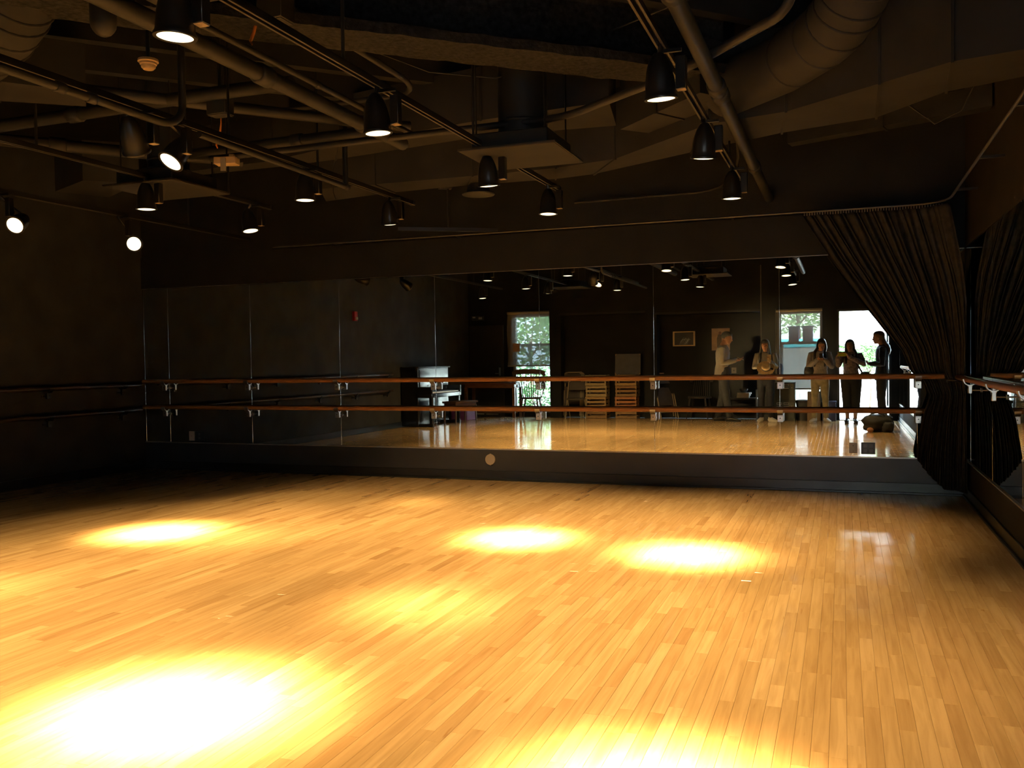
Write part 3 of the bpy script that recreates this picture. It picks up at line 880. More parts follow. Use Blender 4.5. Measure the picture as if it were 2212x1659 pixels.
# ================================================================== DOOR, WINDOWS, OUTSIDE
M_FRAME = mat('dark_frame', (.030, .032, .034), .4, var=.1)
M_ALU = mat('grey_sash', (.20, .20, .19), .45, .4, var=.08)
M_BLIND = mat('blind_roller', (.42, .38, .30), .7, var=.06)
def glass_mat(name='clear_glass', tint=(.92, .97, .96)):
    m = bpy.data.materials.new(name)
    m.use_nodes = True
    nt = m.node_tree
    nt.nodes.clear()
    tr = nt.nodes.new('ShaderNodeBsdfTransparent')
    tr.inputs[0].default_value = (*tint, 1)
    gl = nt.nodes.new('ShaderNodeBsdfGlossy')
    gl.inputs['Roughness'].default_value = .02
    fr = nt.nodes.new('ShaderNodeFresnel')
    fr.inputs[0].default_value = 1.45
    mx = nt.nodes.new('ShaderNodeMixShader')
    o = nt.nodes.new('ShaderNodeOutputMaterial')
    nt.links.new(fr.outputs[0], mx.inputs[0])
    nt.links.new(tr.outputs[0], mx.inputs[1])
    nt.links.new(gl.outputs[0], mx.inputs[2])
    nt.links.new(mx.outputs[0], o.inputs[0])
    return m
def screen_mat(name, open_, col, trans):
    """woven screen: lets part of the view through, scatters a little"""
    m = bpy.data.materials.new(name)
    m.use_nodes = True
    nt = m.node_tree
    nt.nodes.clear()
    tr = nt.nodes.new('ShaderNodeBsdfTransparent')
    df = nt.nodes.new('ShaderNodeBsdfDiffuse')
    tl = nt.nodes.new('ShaderNodeBsdfTranslucent')
    tc = nt.nodes.new('ShaderNodeTexCoord')
    nz = nt.nodes.new('ShaderNodeTexNoise')
    nz.inputs['Scale'].default_value = 3
    nt.links.new(tc.outputs['Object'], nz.inputs['Vector'])
    rp = nt.nodes.new('ShaderNodeValToRGB')
    rp.color_ramp.elements[0].color = (*[c * .9 for c in col], 1)
    rp.color_ramp.elements[1].color = (*col, 1)
    nt.links.new(nz.outputs['Fac'], rp.inputs[0])
    nt.links.new(rp.outputs[0], df.inputs[0])
    nt.links.new(rp.outputs[0], tl.inputs[0])
    m1 = nt.nodes.new('ShaderNodeMixShader'); m1.inputs[0].default_value = trans
    m2 = nt.nodes.new('ShaderNodeMixShader'); m2.inputs[0].default_value = open_
    o = nt.nodes.new('ShaderNodeOutputMaterial')
    nt.links.new(df.outputs[0], m1.inputs[1]); nt.links.new(tl.outputs[0], m1.inputs[2])
    nt.links.new(m1.outputs[0], m2.inputs[1]); nt.links.new(tr.outputs[0], m2.inputs[2])
    nt.links.new(m2.outputs[0], o.inputs[0])
    return m
M_GLASS = glass_mat()
M_SHADE = screen_mat('shade_screen', .13, (.34, .31, .27), .12)
M_INSECT = screen_mat('insect_screen', .34, (.20, .22, .26), .12)

# window 1 (far left) and its roller shade
w1 = struct('window_1', MB().box((-7.18, -1.60, .10), (-7.12, -1.50, 2.35)).box((-6.24, -1.60, .10), (-6.17, -1.50, 2.35)).box((-7.12, -1.60, .10), (-6.24, -1.50, .16)).box((-7.12, -1.60, 2.29), (-6.24, -1.50, 2.35)).box((-7.12, -1.60, 1.63), (-6.24, -1.50, 1.68)), M_ALU, 'tall sash window at the far left of the back wall', smooth=0)
MB().box((-7.12, -1.553, 1.68), (-6.24, -1.549, 2.29)).build('pane', M_GLASS, w1, 0)
MB().box((-7.12, -1.553, .16), (-6.24, -1.549, 1.63)).build('pane', M_GLASS, w1, 0)
MB().add([(-7.12, -1.591, .95), (-6.24, -1.591, .95), (-6.24, -1.591, 1.63), (-7.12, -1.591, 1.63)], [(0, 1, 2, 3)]).build('insect_screen', M_INSECT, w1, 0)
t = root('roller_shade', 'half-lowered roller shade on the far-left window', 'shade', (-6.73, -1.40, 1.2))
MB().tube([(-.55, 0, 1.19), (.56, 0, 1.19)], .032, 16).build('roller', M_BLIND, t)
sv, sf = [], []
for j in range(15):
    v_ = j / 14
    z = 1.16 - 1.18 * v_
    for i in range(13):
        u = i / 12
        curl = max(0, .12 - u) * .5 * v_ ** 3
        sv.append((-.545 + 1.09 * u - .03 * max(0, (.25 - u)) * math.sin(v_ * 5) * 2, .012 + curl + .004 * math.sin(u * 5), z))
for j in range(14):
    for i in range(12):
        a = j * 13 + i
        sf.append((a, a + 1, a + 14, a + 13))
MB().add(sv, sf).build('screen_cloth', M_SHADE, t, 3)
MB().cbox((-.55, 0, -.045), (.55, .028, -.01), .004).build('hem_bar', M_BLIND, t)
MB().cbox((-.42, .016, .30), (-.25, .019, .49), .001).build('paper_patch', mat('tan_paper', (.50, .33, .22), .8), t)
# window 2
w2 = struct('window_2', MB().box((-1.24, -1.26, .12), (-1.19, -1.16, 2.22)).box((-.43, -1.26, .12), (-.38, -1.16, 2.22)).box((-1.19, -1.26, .12), (-.43, -1.16, .18)).box((-1.19, -1.26, 2.17), (-.43, -1.16, 2.22)).box((-1.19, -1.26, 1.56), (-.43, -1.16, 1.60)), M_ALU, 'sash window between the recessed panel and the open door', smooth=0)
MB().box((-1.19, -1.213, 1.60), (-.43, -1.209, 2.17)).build('pane', M_GLASS, w2, 0)
MB().box((-1.19, -1.213, .18), (-.43, -1.209, 1.56)).build('pane', M_GLASS, w2, 0)
MB().add([(-1.19, -1.247, .18), (-.43, -1.247, .18), (-.43, -1.247, 1.56), (-1.19, -1.247, 1.56)], [(0, 1, 2, 3)]).build('insect_screen', M_INSECT, w2, 0)
t = root('roller_shade', 'sheer roller shade over the window beside the open door', 'shade', (-.82, -1.10, .62))
MB().tube([(-.46, .02, 1.62), (.44, .02, 1.62)], .030, 16).build('roller', M_BLIND, t)
MB().add([(-.445 + .875 * i / 6, .014 + .002 * math.sin(i), z) for z in (.03, 1.60) for i in range(7)], [(i, i + 1, i + 8, i + 7) for i in range(6)]).build('screen_cloth', M_SHADE, t, 3)
MB().cbox((-.445, .006, 0), (.43, .026, .03), .003).build('hem_bar', M_BLIND, t)
MB().cbox((-.475, -.005, .02), (-.450, .022, 1.66), .002).build('side_channel', M_ALU, t)
# door frame and open leaf
d1 = struct('door_1', MB().box((-.10, -1.3, 0), (-.06, -1.08, 2.23)).box((.86, -1.3, 0), (.90, -1.08, 2.23)).box((-.06, -1.3, 2.19), (.86, -1.08, 2.23)), M_FRAME, 'open doorway full of daylight behind the people', smooth=0)
lf = MB().box((.862, -2.20, .03), (.90, -2.10, 2.18)).box((.862, -1.40, .03), (.90, -1.31, 2.18)).box((.862, -2.10, .03), (.90, -1.40, .25)).box((.862, -2.10, 2.08), (.90, -1.40, 2.18)).box((.862, -2.10, 1.0), (.90, -1.40, 1.06)).build('door_leaf', M_FRAME, d1, 0)
MB().box((.878, -2.10, .25), (.882, -1.40, 1.0)).build('pane', glass_mat('green_glass', (.75, .95, .90)), lf, 0)
MB().box((.878, -2.10, 1.06), (.882, -1.40, 2.08)).build('pane', MATS.get('x') or bpy.data.materials['green_glass'], lf, 0)
MB().tube([(.84, -2.14, .95), (.84, -2.14, 1.15)], .012, 8).build('pull_handle', M_SATIN, lf)
MB().cbox((-.06, -1.3, 0), (.86, -1.08, .012), .002).build('threshold', M_SILL, d1)
d2 = struct('door_2', MB().cbox((-8.25, -1.47, 0), (-7.40, -1.435, 2.12), .004), mat('black_door_paint', (.022, .021, .021), .5), 'closed black door left of the far window')
MB().cbox((-7.52, -1.435, .95), (-7.475, -1.422, 1.14), .003).build('handle_plate', M_SATIN, d2)
MB().tube([(-7.50, -1.425, 1.0), (-7.50, -1.385, 1.0), (-7.60, -1.38, 1.0)], .009, 8).build('lever', M_SATIN, d2)
t = root('door_sign', 'small dim sign box above the closed black door', 'sign', (-8.03, -1.45, 2.25))
MB().cbox((-.15, 0, 0), (.15, .05, .10), .004).build('box', M_FRAME, t)
MB().box((-.12, .050, .05), (-.05, .053, .085)).box((.03, .050, .02), (.12, .053, .07)).build('face_marks', M_GREYP, t, 0)
# fire alarm on the left wall
t = root('fire_alarm', 'red fire alarm strobe high on the left wall', 'fire alarm', (LX, 3.89, 2.05))
MB().cbox((0, -.055, 0), (.05, .055, .17), .005).build('case', M_RED, t)
MB().cbox((.05, -.03, .02), (.075, .03, .07), .006).build('strobe', M_WPLATE, t)

# outside
M_PAVE = mat('pale_concrete', (.62, .60, .56), .9, var=.1, scale=2)
M_STUC = mat('white_stucco', (.82, .81, .78), .9, var=.05, scale=2, bump=.1, bscale=40)
M_TURQ = mat('turquoise_paint', (.12, .55, .60), .6, var=.1)
M_LAV = mat('lavender_plaster', (.72, .66, .92), .8, var=.06)
M_LEAFS = [mat('leaf_%d' % i, c, .55, var=.3, scale=5) for i, c in enumerate(((.14, .28, .09), (.24, .40, .15), (.32, .46, .20)))]
M_BARK = mat('bark', (.10, .07, .05), .9, var=.3, scale=15, bump=.5)
struct('ground', MB().box((-22, -24, -.25), (14, -1.6, -.06)), M_PAVE, 'pale sunlit pavement outside the door')
struct('roof_overhang', MB().box((LX - .3, -2.1, CEIL + .12), (W + .3, D + .3, CEIL + .3)), M_DECK, 'flat roof above the studio')
t = root('garden_wall', 'white sunlit wall across the pavement beyond the doorway', 'wall', (1.5, -15, -.06))
MB().cbox((-4.6, -.15, 0), (7, .15, 4.6), .02).build('wall_face', M_STUC, t)
MB().cbox((-4.65, -.2, 4.6), (7.05, .2, 4.7), .02).build('coping', M_PAVE, t)
t = root('garden_fence', 'grey board fence with a turquoise top rail outside the window', 'fence', (-1.3, -9.0, -.06))
for k in range(9):
    MB().cbox((-1.35 + k * .25, -.02, 0), (-1.11 + k * .25, .02, 1.62), .005).build('board', M_GREYP, t)
MB().cbox((-1.37, -.04, 1.62), (.92, .05, 1.86), .01).build('top_rail', M_TURQ, t)
t = root('planter_shelf', 'plank shelf outside the window beside the door', 'shelf', (-.81, -1.50, 1.572))
MB().cbox((-.42, -.17, -.02), (.42, .17, .01), .004).build('plank', M_ALU, t)
MB().cbox((-.40, -.15, -.55), (-.36, .20, -.02), .004).cbox((.36, -.15, -.55), (.40, .20, -.02), .004).build('bracket', M_ALU, t)
def planter(label, x):
    t = root('planter_box', label, 'planter', (x, -1.50, 1.584))
    MB().cbox((-.125, -.125, 0), (.125, .125, .03), .005).build('foot', M_LAV, t)
    MB().cbox((-.10, -.10, .03), (.10, .10, .31), .006).build('body', M_LAV, t)
    MB().cbox((-.125, -.125, .31), (.125, .125, .345), .006).build('rim', M_LAV, t)
planter('lavender lidded box on the window shelf, farther from the door', -.952)
planter('lavender lidded box on the window shelf, nearer the door', -.672)

def foliage(c, r, n, size, seed):
    rnd = random.Random(seed)
    mb = MB()
    for _ in range(n):
        while True:
            q = Vector((rnd.uniform(-1, 1), rnd.uniform(-1, 1), rnd.uniform(-1, 1)))
            if q.length < 1 and q.length > .35 * rnd.random() + .25:
                break
        k = 1 + .35 * noise.noise(q * 2.3 + Vector((seed, 0, 0)))
        p = Vector((c[0] + q.x * r[0] * k, c[1] + q.y * r[1] * k, c[2] + q.z * r[2] * k))
        a = Vector((rnd.uniform(-1, 1), rnd.uniform(-1, 1), rnd.uniform(-.6, .6))).normalized() * size * rnd.uniform(.6, 1.3)
        b = a.orthogonal().normalized() * size * .42
        mb.add([p - a, p - a * .2 + b, p + a, p - a * .2 - b], [(0, 1, 2, 3)])
    return mb
def tree(label, loc, crown_c, r, n, size, mi, seed, stem_r=.07, group=None, name='tree'):
    t = root(name, label, name.replace('_', ' '), loc, 0, group)
    top = crown_c[2]
    MB().tube([(0, 0, 0), (.04, 0, top * .4), (0, .05, top)], [stem_r, stem_r * .8, stem_r * .4], 8).build('trunk', M_BARK, t)
    for k in range(4):
        a = k * 1.6 + seed
        MB().tube([(0, .03, top * .7), (math.cos(a) * r[0] * .5, math.sin(a) * r[1] * .5, top + r[2] * .3)], [stem_r * .45, stem_r * .15], 6).build('branch', M_BARK, t)
    tag(foliage(crown_c, r, n, size, seed).build('leaves', M_LEAFS[mi], t, 0), kind='stuff')
tree('leafy green tree outside the far-left window', (-8.3, -6.0, -.06), (0, 0, 2.0), (1.6, 1.2, 1.9), 2600, .10, 1, 3)
tree('taller pale green tree behind the leafy one outside the far-left window', (-7.6, -8.5, -.06), (0, 0, 3.2), (1.9, 1.3, 2.4), 2600, .12, 2, 5)
tree('round green tree outside the window beside the door', (-1.3, -11.5, -.06), (0, 0, 3.3), (2.2, 1.2, 1.3), 2600, .10, 2, 8)
tree('low bush below the far-left window', (-7.3, -3.3, -.06), (0, 0, .35), (.9, .5, .45), 900, .06, 0, 11, .03, None, 'bush')
tree('slim shrub in the doorway beside the standing photographer', (.02, -5.2, -.06), (0, 0, 1.35), (.28, .25, .30), 420, .05, 0, 14, .02, None, 'shrub')
tree('bushy shrub in the doorway between the two women', (.62, -5.6, -.06), (0, 0, 1.28), (.42, .35, .36), 620, .06, 0, 17, .025, None, 'shrub')

# ================================================================== FURNITURE AT THE BACK
M_PIANO = mat('black_piano_lacquer', (.016, .016, .018), .12, var=.1)
M_KEYW = mat('ivory_keys', (.62, .58, .50), .3, var=.05)
M_KEYB = mat('ebony_keys', (.02, .02, .02), .3)
M_DWOOD = mat('dark_brown_wood', (.055, .028, .015), .4, var=.25, scale=6, stretch=(1, 8, 8))
M_MWOOD = mat('red_brown_wood', (.16, .065, .028), .4, var=.25, scale=6, stretch=(1, 8, 8))
M_PURP = mat('purple_paint', (.16, .05, .20), .6, var=.08)
M_TANM = mat('tan_metal', (.42, .34, .23), .4, .2, var=.08)
M_SEATB = mat('brown_vinyl', (.055, .042, .032), .6)
M_CRATE = [mat('crate_tan', (.40, .27, .13), .8, var=.2, scale=9, stretch=(1, 8, 8)), mat('crate_pale', (.42, .33, .19), .8, var=.2, scale=9, stretch=(1, 8, 8)), mat('crate_red', (.42, .19, .085), .8, var=.2, scale=9, stretch=(1, 8, 8)), mat('crate_brown', (.28, .17, .08), .8, var=.2, scale=9, stretch=(1, 8, 8))]
M_SLATE = mat('slate_board', (.075, .078, .095), .6, var=.1)
M_CAB = mat('dark_green_steel', (.040, .046, .042), .45, var=.1)
M_CARD = mat('cardboard', (.24, .17, .11), .85, var=.1)
M_WHITE = mat('white_paper', (.62, .58, .50), .8, var=.05)
M_BLUEB = mat('blue_grey_box', (.09, .10, .20), .7, var=.08)
M_BLKV = mat('black_nylon', (.014, .014, .016), .6, var=.2, bump=.3, bscale=30)

# upright piano against the left wall, keys facing +x
t = root('upright_piano', 'black upright piano against the left wall', 'piano', (LX + .02, 1.36, 0))
MB().cbox((0, -.74, .02), (.36, .74, 1.17), .006).build('case', M_PIANO, t)
MB().cbox((-.005, -.77, 1.17), (.40, .77, 1.20), .006).build('lid', M_PIANO, t)
MB().cbox((.355, -.66, .80), (.375, .66, 1.14), .004).build('front_panel', M_PIANO, t)
MB().cbox((.345, -.66, .10), (.365, .66, .56), .004).build('lower_panel', M_PIANO, t)
MB().cbox((.30, -.74, .58), (.66, .74, .66), .006).build('key_bed', M_PIANO, t)
for s in (-1, 1):
    MB().cbox((.33, s * .71 - .03, .66), (.66, s * .71 + .03, .80), .006).build('key_cheek', M_PIANO, t)
    MB().cbox((.58, s * .66 - .035, .0), (.65, s * .66 + .035, .58), .006).build('leg', M_PIANO, t)
    MB().cbox((.30, s * .66 - .04, .0), (.66, s * .66 + .04, .07), .006).build('foot', M_PIANO, t)
for k in range(52):
    y = -.655 + 1.31 * k / 52
    MB().box((.45, y + .0008, .668), (.635, y + .0245, .690)).build('white_key', M_KEYW, t, 0)
bk = MB()
for k in range(51):
    if k % 7 in (0, 1, 3, 4, 5):
        y = -.655 + 1.31 * (k + 1) / 52
        bk.box((.45, y - .007, .690), (.56, y + .007, .703))
tag(bk.build('black_keys', M_KEYB, t, 0), kind='stuff')
MB().cbox((.365, -.30, .80), (.385, .30, .83), .003).build('music_ledge', M_PIANO, t)
for s in (-.12, 0, .12):
    MB().tube([(.36, s, .05), (.43, s, .045)], .010, 8).build('pedal', M_SATIN, t)
# piano bench
t = root('piano_bench', 'low dark wooden bench in front of the piano', 'bench', (-7.42, 1.10, 0), .25)
MB().cbox((-.18, -.38, .44), (.18, .38, .48), .008).build('seat', M_DWOOD, t)
MB().cbox((-.15, -.35, .37), (.15, .35, .44), .004).build('apron', M_DWOOD, t)
for sx in (-1, 1):
    for sy in (-1, 1):
        MB().tube([(sx * .14, sy * .34, .40), (sx * .145, sy * .345, 0)], [.022, .014], 8).build('leg', M_DWOOD, t)
t = root('storage_cube', 'purple painted cube beside the piano bench', 'box', (-7.90, -.18, 0), .12)
MB().cbox((-.20, -.20, 0), (.20, .20, .42), .006).build('cube', M_PURP, t)
MB().cbox((-.17, .198, .03), (.17, .204, .39), .003).build('face_panel', M_PURP, t)
# table
t = root('work_table', 'red-brown wooden table below the far-left window', 'table', (-7.53, -1.08, 0))
MB().cbox((-.66, -.30, .765), (.66, .30, .80), .006).build('top', M_MWOOD, t)
MB().cbox((-.60, -.25, .68), (.60, .25, .765), .004).build('apron', M_MWOOD, t)
for sx in (-1, 1):
    for sy in (-1, 1):
        MB().cbox((sx * .58 - .03, sy * .23 - .03, 0), (sx * .58 + .03, sy * .23 + .03, .70), .005).build('leg', M_MWOOD, t)
MB().tube([(-.58, 0, .12), (.58, 0, .12)], .016, 8).build('stretcher', M_MWOOD, t)
t = root('floor_strip', 'thin white heater strip on the floor under the table', 'heater', (-7.75, -1.32, 0))
MB().cbox((-.30, -.03, 0), (.30, .03, .085), .004).build('body', M_FRAME, t)
MB().box((-.28, .030, .055), (-.10, .032, .070)).box((-.05, .030, .055), (.25, .032, .065)).build('vent_strip', M_WPLATE, t, 0)

def windsor(label, loc, rz, m, wdt=.34, top=1.07, arms=True):
    t = root('spindle_chair', label, 'chair', loc, rz)
    seat = [(math.cos(a) * .25 * (1.05 if math.sin(a) < 0 else .95), math.sin(a) * .23) for a in [2 * math.pi * k / 18 for k in range(18)]]
    MB().prism(seat, .44, .48).build('seat', m, t)
    for sx in (-1, 1):
        for sy in (-1, 1):
            MB().tube([(sx * .16, sy * .15, .45), (sx * .19, sy * .185, .22), (sx * .23, sy * .22, 0)], [.017, .022, .013], 8).build('leg', m, t)
        MB().tube([(sx * .20, -.19, .17), (sx * .20, .19, .17)], [.011, .011], 8).build('stretcher', m, t)
    MB().tube([(-.20, 0, .17), (.20, 0, .17)], .012, 8).build('stretcher', m, t)
    pts = [(-wdt, -.20, top - .12), (-wdt * .97, -.24, top - .05), (-wdt * .75, -.27, top - .03), (-wdt * .3, -.29, top - .02), (wdt * .3, -.29, top - .02), (wdt * .75, -.27, top - .03), (wdt * .97, -.24, top - .05), (wdt, -.20, top - .12)]
    MB().tube(pts, [(.012, .03), (.02, .055), (.02, .065), (.02, .065), (.02, .065), (.02, .065), (.02, .055), (.012, .03)], 12, xref=(0, 1, 0)).build('crest_rail', m, t)
    n = 9
    for k in range(n):
        u = -1 + 2 * k / (n - 1)
        MB().tube([(u * .18, -.17, .47), (u * wdt * .72, -.275, top - .05)], [.009, .007], 6).build('spindle', m, t)
    if arms:
        for s in (-1, 1):
            MB().tube([(s * .27, -.22, .74), (s * .31, -.05, .72), (s * .30, .16, .70)], [.018, .02, .024], 8).build('arm', m, t)
            MB().tube([(s * .22, .08, .47), (s * .29, .10, .71)], .012, 8).build('arm_post', m, t)
    return t
windsor('spindle-back armchair silhouetted against the far-left window', (-6.53, -.82, 0), math.pi * .96, M_DWOOD)
windsor('dark spindle chair in the recess behind the man', (-2.86, -1.12, 0), .1, mat('black_brown_wood', (.022, .014, .010), .5), .22, .90, False)

# folding chairs
def fold_chair_parts(t, open_=True, m=M_TANM):
    """local: faces +y; open or folded flat"""
    if open_:
        A = {-1: [(-.22, .20, 0), (-.22, -.05, .45), (-.21, -.22, .80)], 1: [(.22, .20, 0), (.22, -.05, .45), (.21, -.22, .80)]}
        Bk = {-1: [(-.19, -.24, 0), (-.19, .10, .44)], 1: [(.19, -.24, 0), (.19, .10, .44)]}
        seat = ((-.19, -.16, .42), (.19, .20, .45)); back = [(-.21, -.20, .62), (.21, -.20, .62), (.21, -.235, .80), (-.21, -.235, .80)]
    else:
        A = {-1: [(-.22, 0, 0), (-.22, 0, .45), (-.21, -.01, .98)], 1: [(.22, 0, 0), (.22, 0, .45), (.21, -.01, .98)]}
        Bk = {-1: [(-.19, -.03, .05), (-.19, -.025, .62)], 1: [(.19, -.03, .05), (.19, -.025, .62)]}
        seat = ((-.19, -.05, .30), (.19, -.03, .70)); back = [(-.21, .012, .78), (.21, .012, .78), (.21, .0, .98), (-.21, .0, .98)]
    for s in (-1, 1):
        MB().tube(A[s], .012, 8).build('front_frame', m, t)
        MB().tube(Bk[s], .011, 8).build('rear_frame', m, t)
    MB().tube([A[-1][2], (-.15, A[-1][2][1], A[-1][2][2] + .04), (.15, A[1][2][1], A[1][2][2] + .04), A[1][2]], .012, 8).build('top_bar', m, t)
    MB().cbox(*seat, .005).build('seat', M_SEATB, t)
    q = [Vector(p) for p in back]
    nrm = Vector((0, .008, 0))
    MB().add([p - nrm for p in q] + [p + nrm for p in q], [(0, 1, 2, 3), (7, 6, 5, 4), (0, 4, 5, 1), (1, 5, 6, 2), (2, 6, 7, 3), (3, 7, 4, 0)]).build('backrest', M_SEATB, t, 0)
    yb = Bk[-1][0][1]
    MB().tube([(-.19, yb * .7, .15), (.19, yb * .7, .15)], .008, 8).build('crossbar', m, t)
t = root('folding_chair', 'tan metal folding chair standing open before the recess', 'chair', (-5.52, -.98, 0), -.12)
fold_chair_parts(t)
for i, (x, y, rz, lean, lab) in enumerate(((-5.72, -1.20, .0, .16, 'folded chair leaning in the left recess, frontmost of its row'), (-5.70, -1.255, .03, .13, 'folded chair leaning in the left recess, middle of its row'), (-5.68, -1.31, .0, .10, 'folded chair leaning in the left recess, rearmost of its row'),
                                            (-3.50, -1.16, -.75, .30, 'folded chair leaning beside the middle pier, frontmost of its row'), (-3.56, -1.22, -.75, .27, 'folded chair leaning beside the middle pier, rearmost of its row'))):
    t = root('folding_chair', lab, 'chair', (x, y, 0), rz, 'folded chairs leaning at the back wall')
    t.rotation_euler = (lean, 0, rz)
    fold_chair_parts(t, False)

# slatted crates
def crate(label, loc, rz, m):
    t = root('wooden_crate', label, 'crate', loc, rz, 'stacked crates in the left recess')
    w, d_, h = .235, .17, .238
    for sx in (-1, 1):
        for sy in (-1, 1):
            MB().box((sx * (w - .018) - .016, sy * (d_ - .028) - .012, .0), (sx * (w - .018) + .016, sy * (d_ - .028) + .012, h)).build('corner_post', m, t, 0)
    for z0, z1 in ((.006, .058), (.093, .145), (.180, .232)):
        for s in (-1, 1):
            MB().cbox((-w, s * (d_ - .007) - .007, z0), (w, s * (d_ - .007) + .007, z1), .002).build('slat', m, t)
            MB().cbox((s * (w - .004) - .004, -d_ + .015, z0), (s * (w - .004) + .004, d_ - .015, z1), .002).build('slat', m, t)
    for k in range(4):
        MB().box((-w + .01, -.15 + k * .078, .004), (w - .01, -.085 + k * .078, .014)).build('bottom_board', m, t, 0)
names = ['lowest', 'second from the floor', 'third from the floor', 'topmost']
for k, mi in enumerate((3, 0, 1, 1)):
    crate('slatted crate, %s of the stack nearer the folding chair' % names[k], (-5.10 + (.008, -.006, .004, -.004)[k], -1.20, .2385 * k), (.0, .02, -.02, .01)[k], M_CRATE[mi])
for k, mi in enumerate((3, 2, 3, 0)):
    crate('slatted crate, %s of the stack under the slate board' % names[k], (-4.43 + (.006, -.008, .008, 0)[k], -1.20, .2385 * k), (.02, -.01, .015, 0)[k], M_CRATE[mi])
t = root('slate_board', 'blue-grey board with tan corner tabs standing on a crate stack', 'board', (-4.44, -1.30, .954))
MB().cbox((-.285, -.012, 0), (.285, .012, .455), .003, Rx(.10)).build('panel', M_SLATE, t)
for sx in (-1, 1):
    for z in (0.02, .425):
        MB().add([(sx * .285, .014 - z * .1, z - (.02 if z < .2 else -.028)), (sx * .245, .014 - z * .1, z - (.02 if z < .2 else -.028)), (sx * .285, .014 - z * .1 + (0), z + (.03 if z < .2 else -.02))], [(0, 1, 2)]).build('corner_tab', M_CARD, t, 0)

# pictures
t = root('picture_frame', 'framed dark photo of white strokes on the recessed wall', 'picture', (-3.22, -1.42, 1.555))
w, h = .24, .16
MB().cbox((-w, 0, 0), (w, .022, .024), .003).cbox((-w, 0, 2 * h - .024), (w, .022, 2 * h), .003).cbox((-w, 0, .024), (-w + .038, .022, 2 * h - .024), .003).cbox((w - .038, 0, .024), (w, .022, 2 * h - .024), .003).build('frame', mat('pale_frame', (.62, .47, .28), .5), t)
MB().box((-w + .03, 0, .02), (w - .03, .010, 2 * h - .02)).build('print', mat('black_print', (.014, .014, .016), .4), t, 0)
st = MB()
for k in range(9):
    a = .02 + k * .014
    st.tube([(-.10 + k * .02, .0105, .03), (-.07 + k * .022, .0105, .10 + .035 * math.sin(k)), (-.01 + k * .018, .0105, .16 + .02 * math.cos(k * 2)), (.04 + k * .012, .0105, .17 - .01 * k % .05)], [(.0015, .001), (.004, .001), (.003, .001), (.001, .001)], 6)
st.build('white_strokes', mat('grey_strokes', (.35, .38, .45), .7), t)
t = root('wall_poster', 'pale poster of a dark upright figure behind the man', 'poster', (-2.44, -1.42, 1.45))
MB().box((-.19, 0, 0), (.19, .006, .47)).build('sheet', mat('pale_poster', (.46, .33, .24), .7), t, 0)
MB().tube([(-.03, .006, .06), (-.03, .006, .25), (-.02, .006, .34)], [(.045, .002), (.05, .002), (.035, .002)], 12).build('figure_print', M_DWOOD, t)
MB().ell((-.015, .006, .37), (.03, .002, .035)).build('figure_head', M_MWOOD, t)
t = root('light_switch', 'white switch plate on the recessed wall beside the man', 'switch', (-2.17, -1.42, .96))
MB().cbox((-.05, 0, 0), (.05, .008, .12), .003).build('plate', M_WPLATE, t)
MB().cbox((-.012, .008, .045), (.012, .014, .075), .002).build('toggle', M_SOCK, t)
# low cart with papers
t = root('low_cart', 'low dark cart carrying papers behind the man and woman', 'cart', (-1.97, -1.22, 0))
MB().cbox((-.30, -.16, .42), (.30, .16, .45), .004).build('shelf', M_FRAME, t)
MB().cbox((-.30, -.16, .15), (.30, .16, .18), .004).build('shelf', M_FRAME, t)
for sx in (-1, 1):
    for sy in (-1, 1):
        MB().cbox((sx * .29 - .012, sy * .15 - .012, 0), (sx * .29 + .012, sy * .15 + .012, .62), .003).build('post', M_FRAME, t)
for k in range(3):
    t = root('paper_stack', ['lowest bundle of white papers on the low cart', 'middle bundle of white papers on the low cart', 'top bundle of white papers on the low cart'][k], 'papers', (-1.96 + .012 * k, -1.2, .4505 + .037 * k), .1 * k)
    MB().cbox((-.125, -.10, 0), (.125, .10, .034), .003).build('sheets', M_WHITE, t)
    MB().cbox((-.126, -.03, -.0), (.126, .03, .0345), .001).build('band', M_CARD, t)
t = root('metal_bowl', 'small dark metal bowl on top of the papers', 'bowl', (-1.95, -1.2, .563))
MB().lathe([(.001, 0), (.05, 0), (.085, .035), (.095, .07), (.088, .068), (.045, .012), (.001, .010)], 20).build('bowl', mat('dark_steel', (.10, .10, .10), .25, .9), t)
# filing cabinet
t = root('filing_cabinet', 'dark green steel filing cabinet left of the window by the door', 'cabinet', (-1.10, -.93, 0))
MB().cbox((-.20, -.14, 0), (.20, .19, .775), .004).build('body', M_CAB, t)
for z0 in (.05, .42):
    dr = MB().cbox((-.185, .19, z0), (.185, .204, z0 + .335), .004).build('drawer', M_CAB, t)
    MB().cbox((-.155, .204, z0 + .235), (-.055, .216, z0 + .25), .002).cbox((-.02, .204, z0 + .235), (.08, .216, z0 + .25), .002).build('pull', M_SATIN, dr)
    for xa in (-.155, -.02):
        MB().box((xa, .204, z0 + .28), (xa + .1, .207, z0 + .286)).box((xa, .204, z0 + .315), (xa + .1, .207, z0 + .321)).box((xa, .204, z0 + .28), (xa + .006, .207, z0 + .32)).box((xa + .094, .204, z0 + .28), (xa + .1, .207, z0 + .32)).build('label_holder', M_SATIN, dr, 0)
    MB().lathe([(.001, 0), (.008, 0), (.007, .006), (.001, .006)], 10, Tr(.14, .204, z0 + .25) @ Rx(-math.pi / 2)).build('lock', M_SATIN, dr)
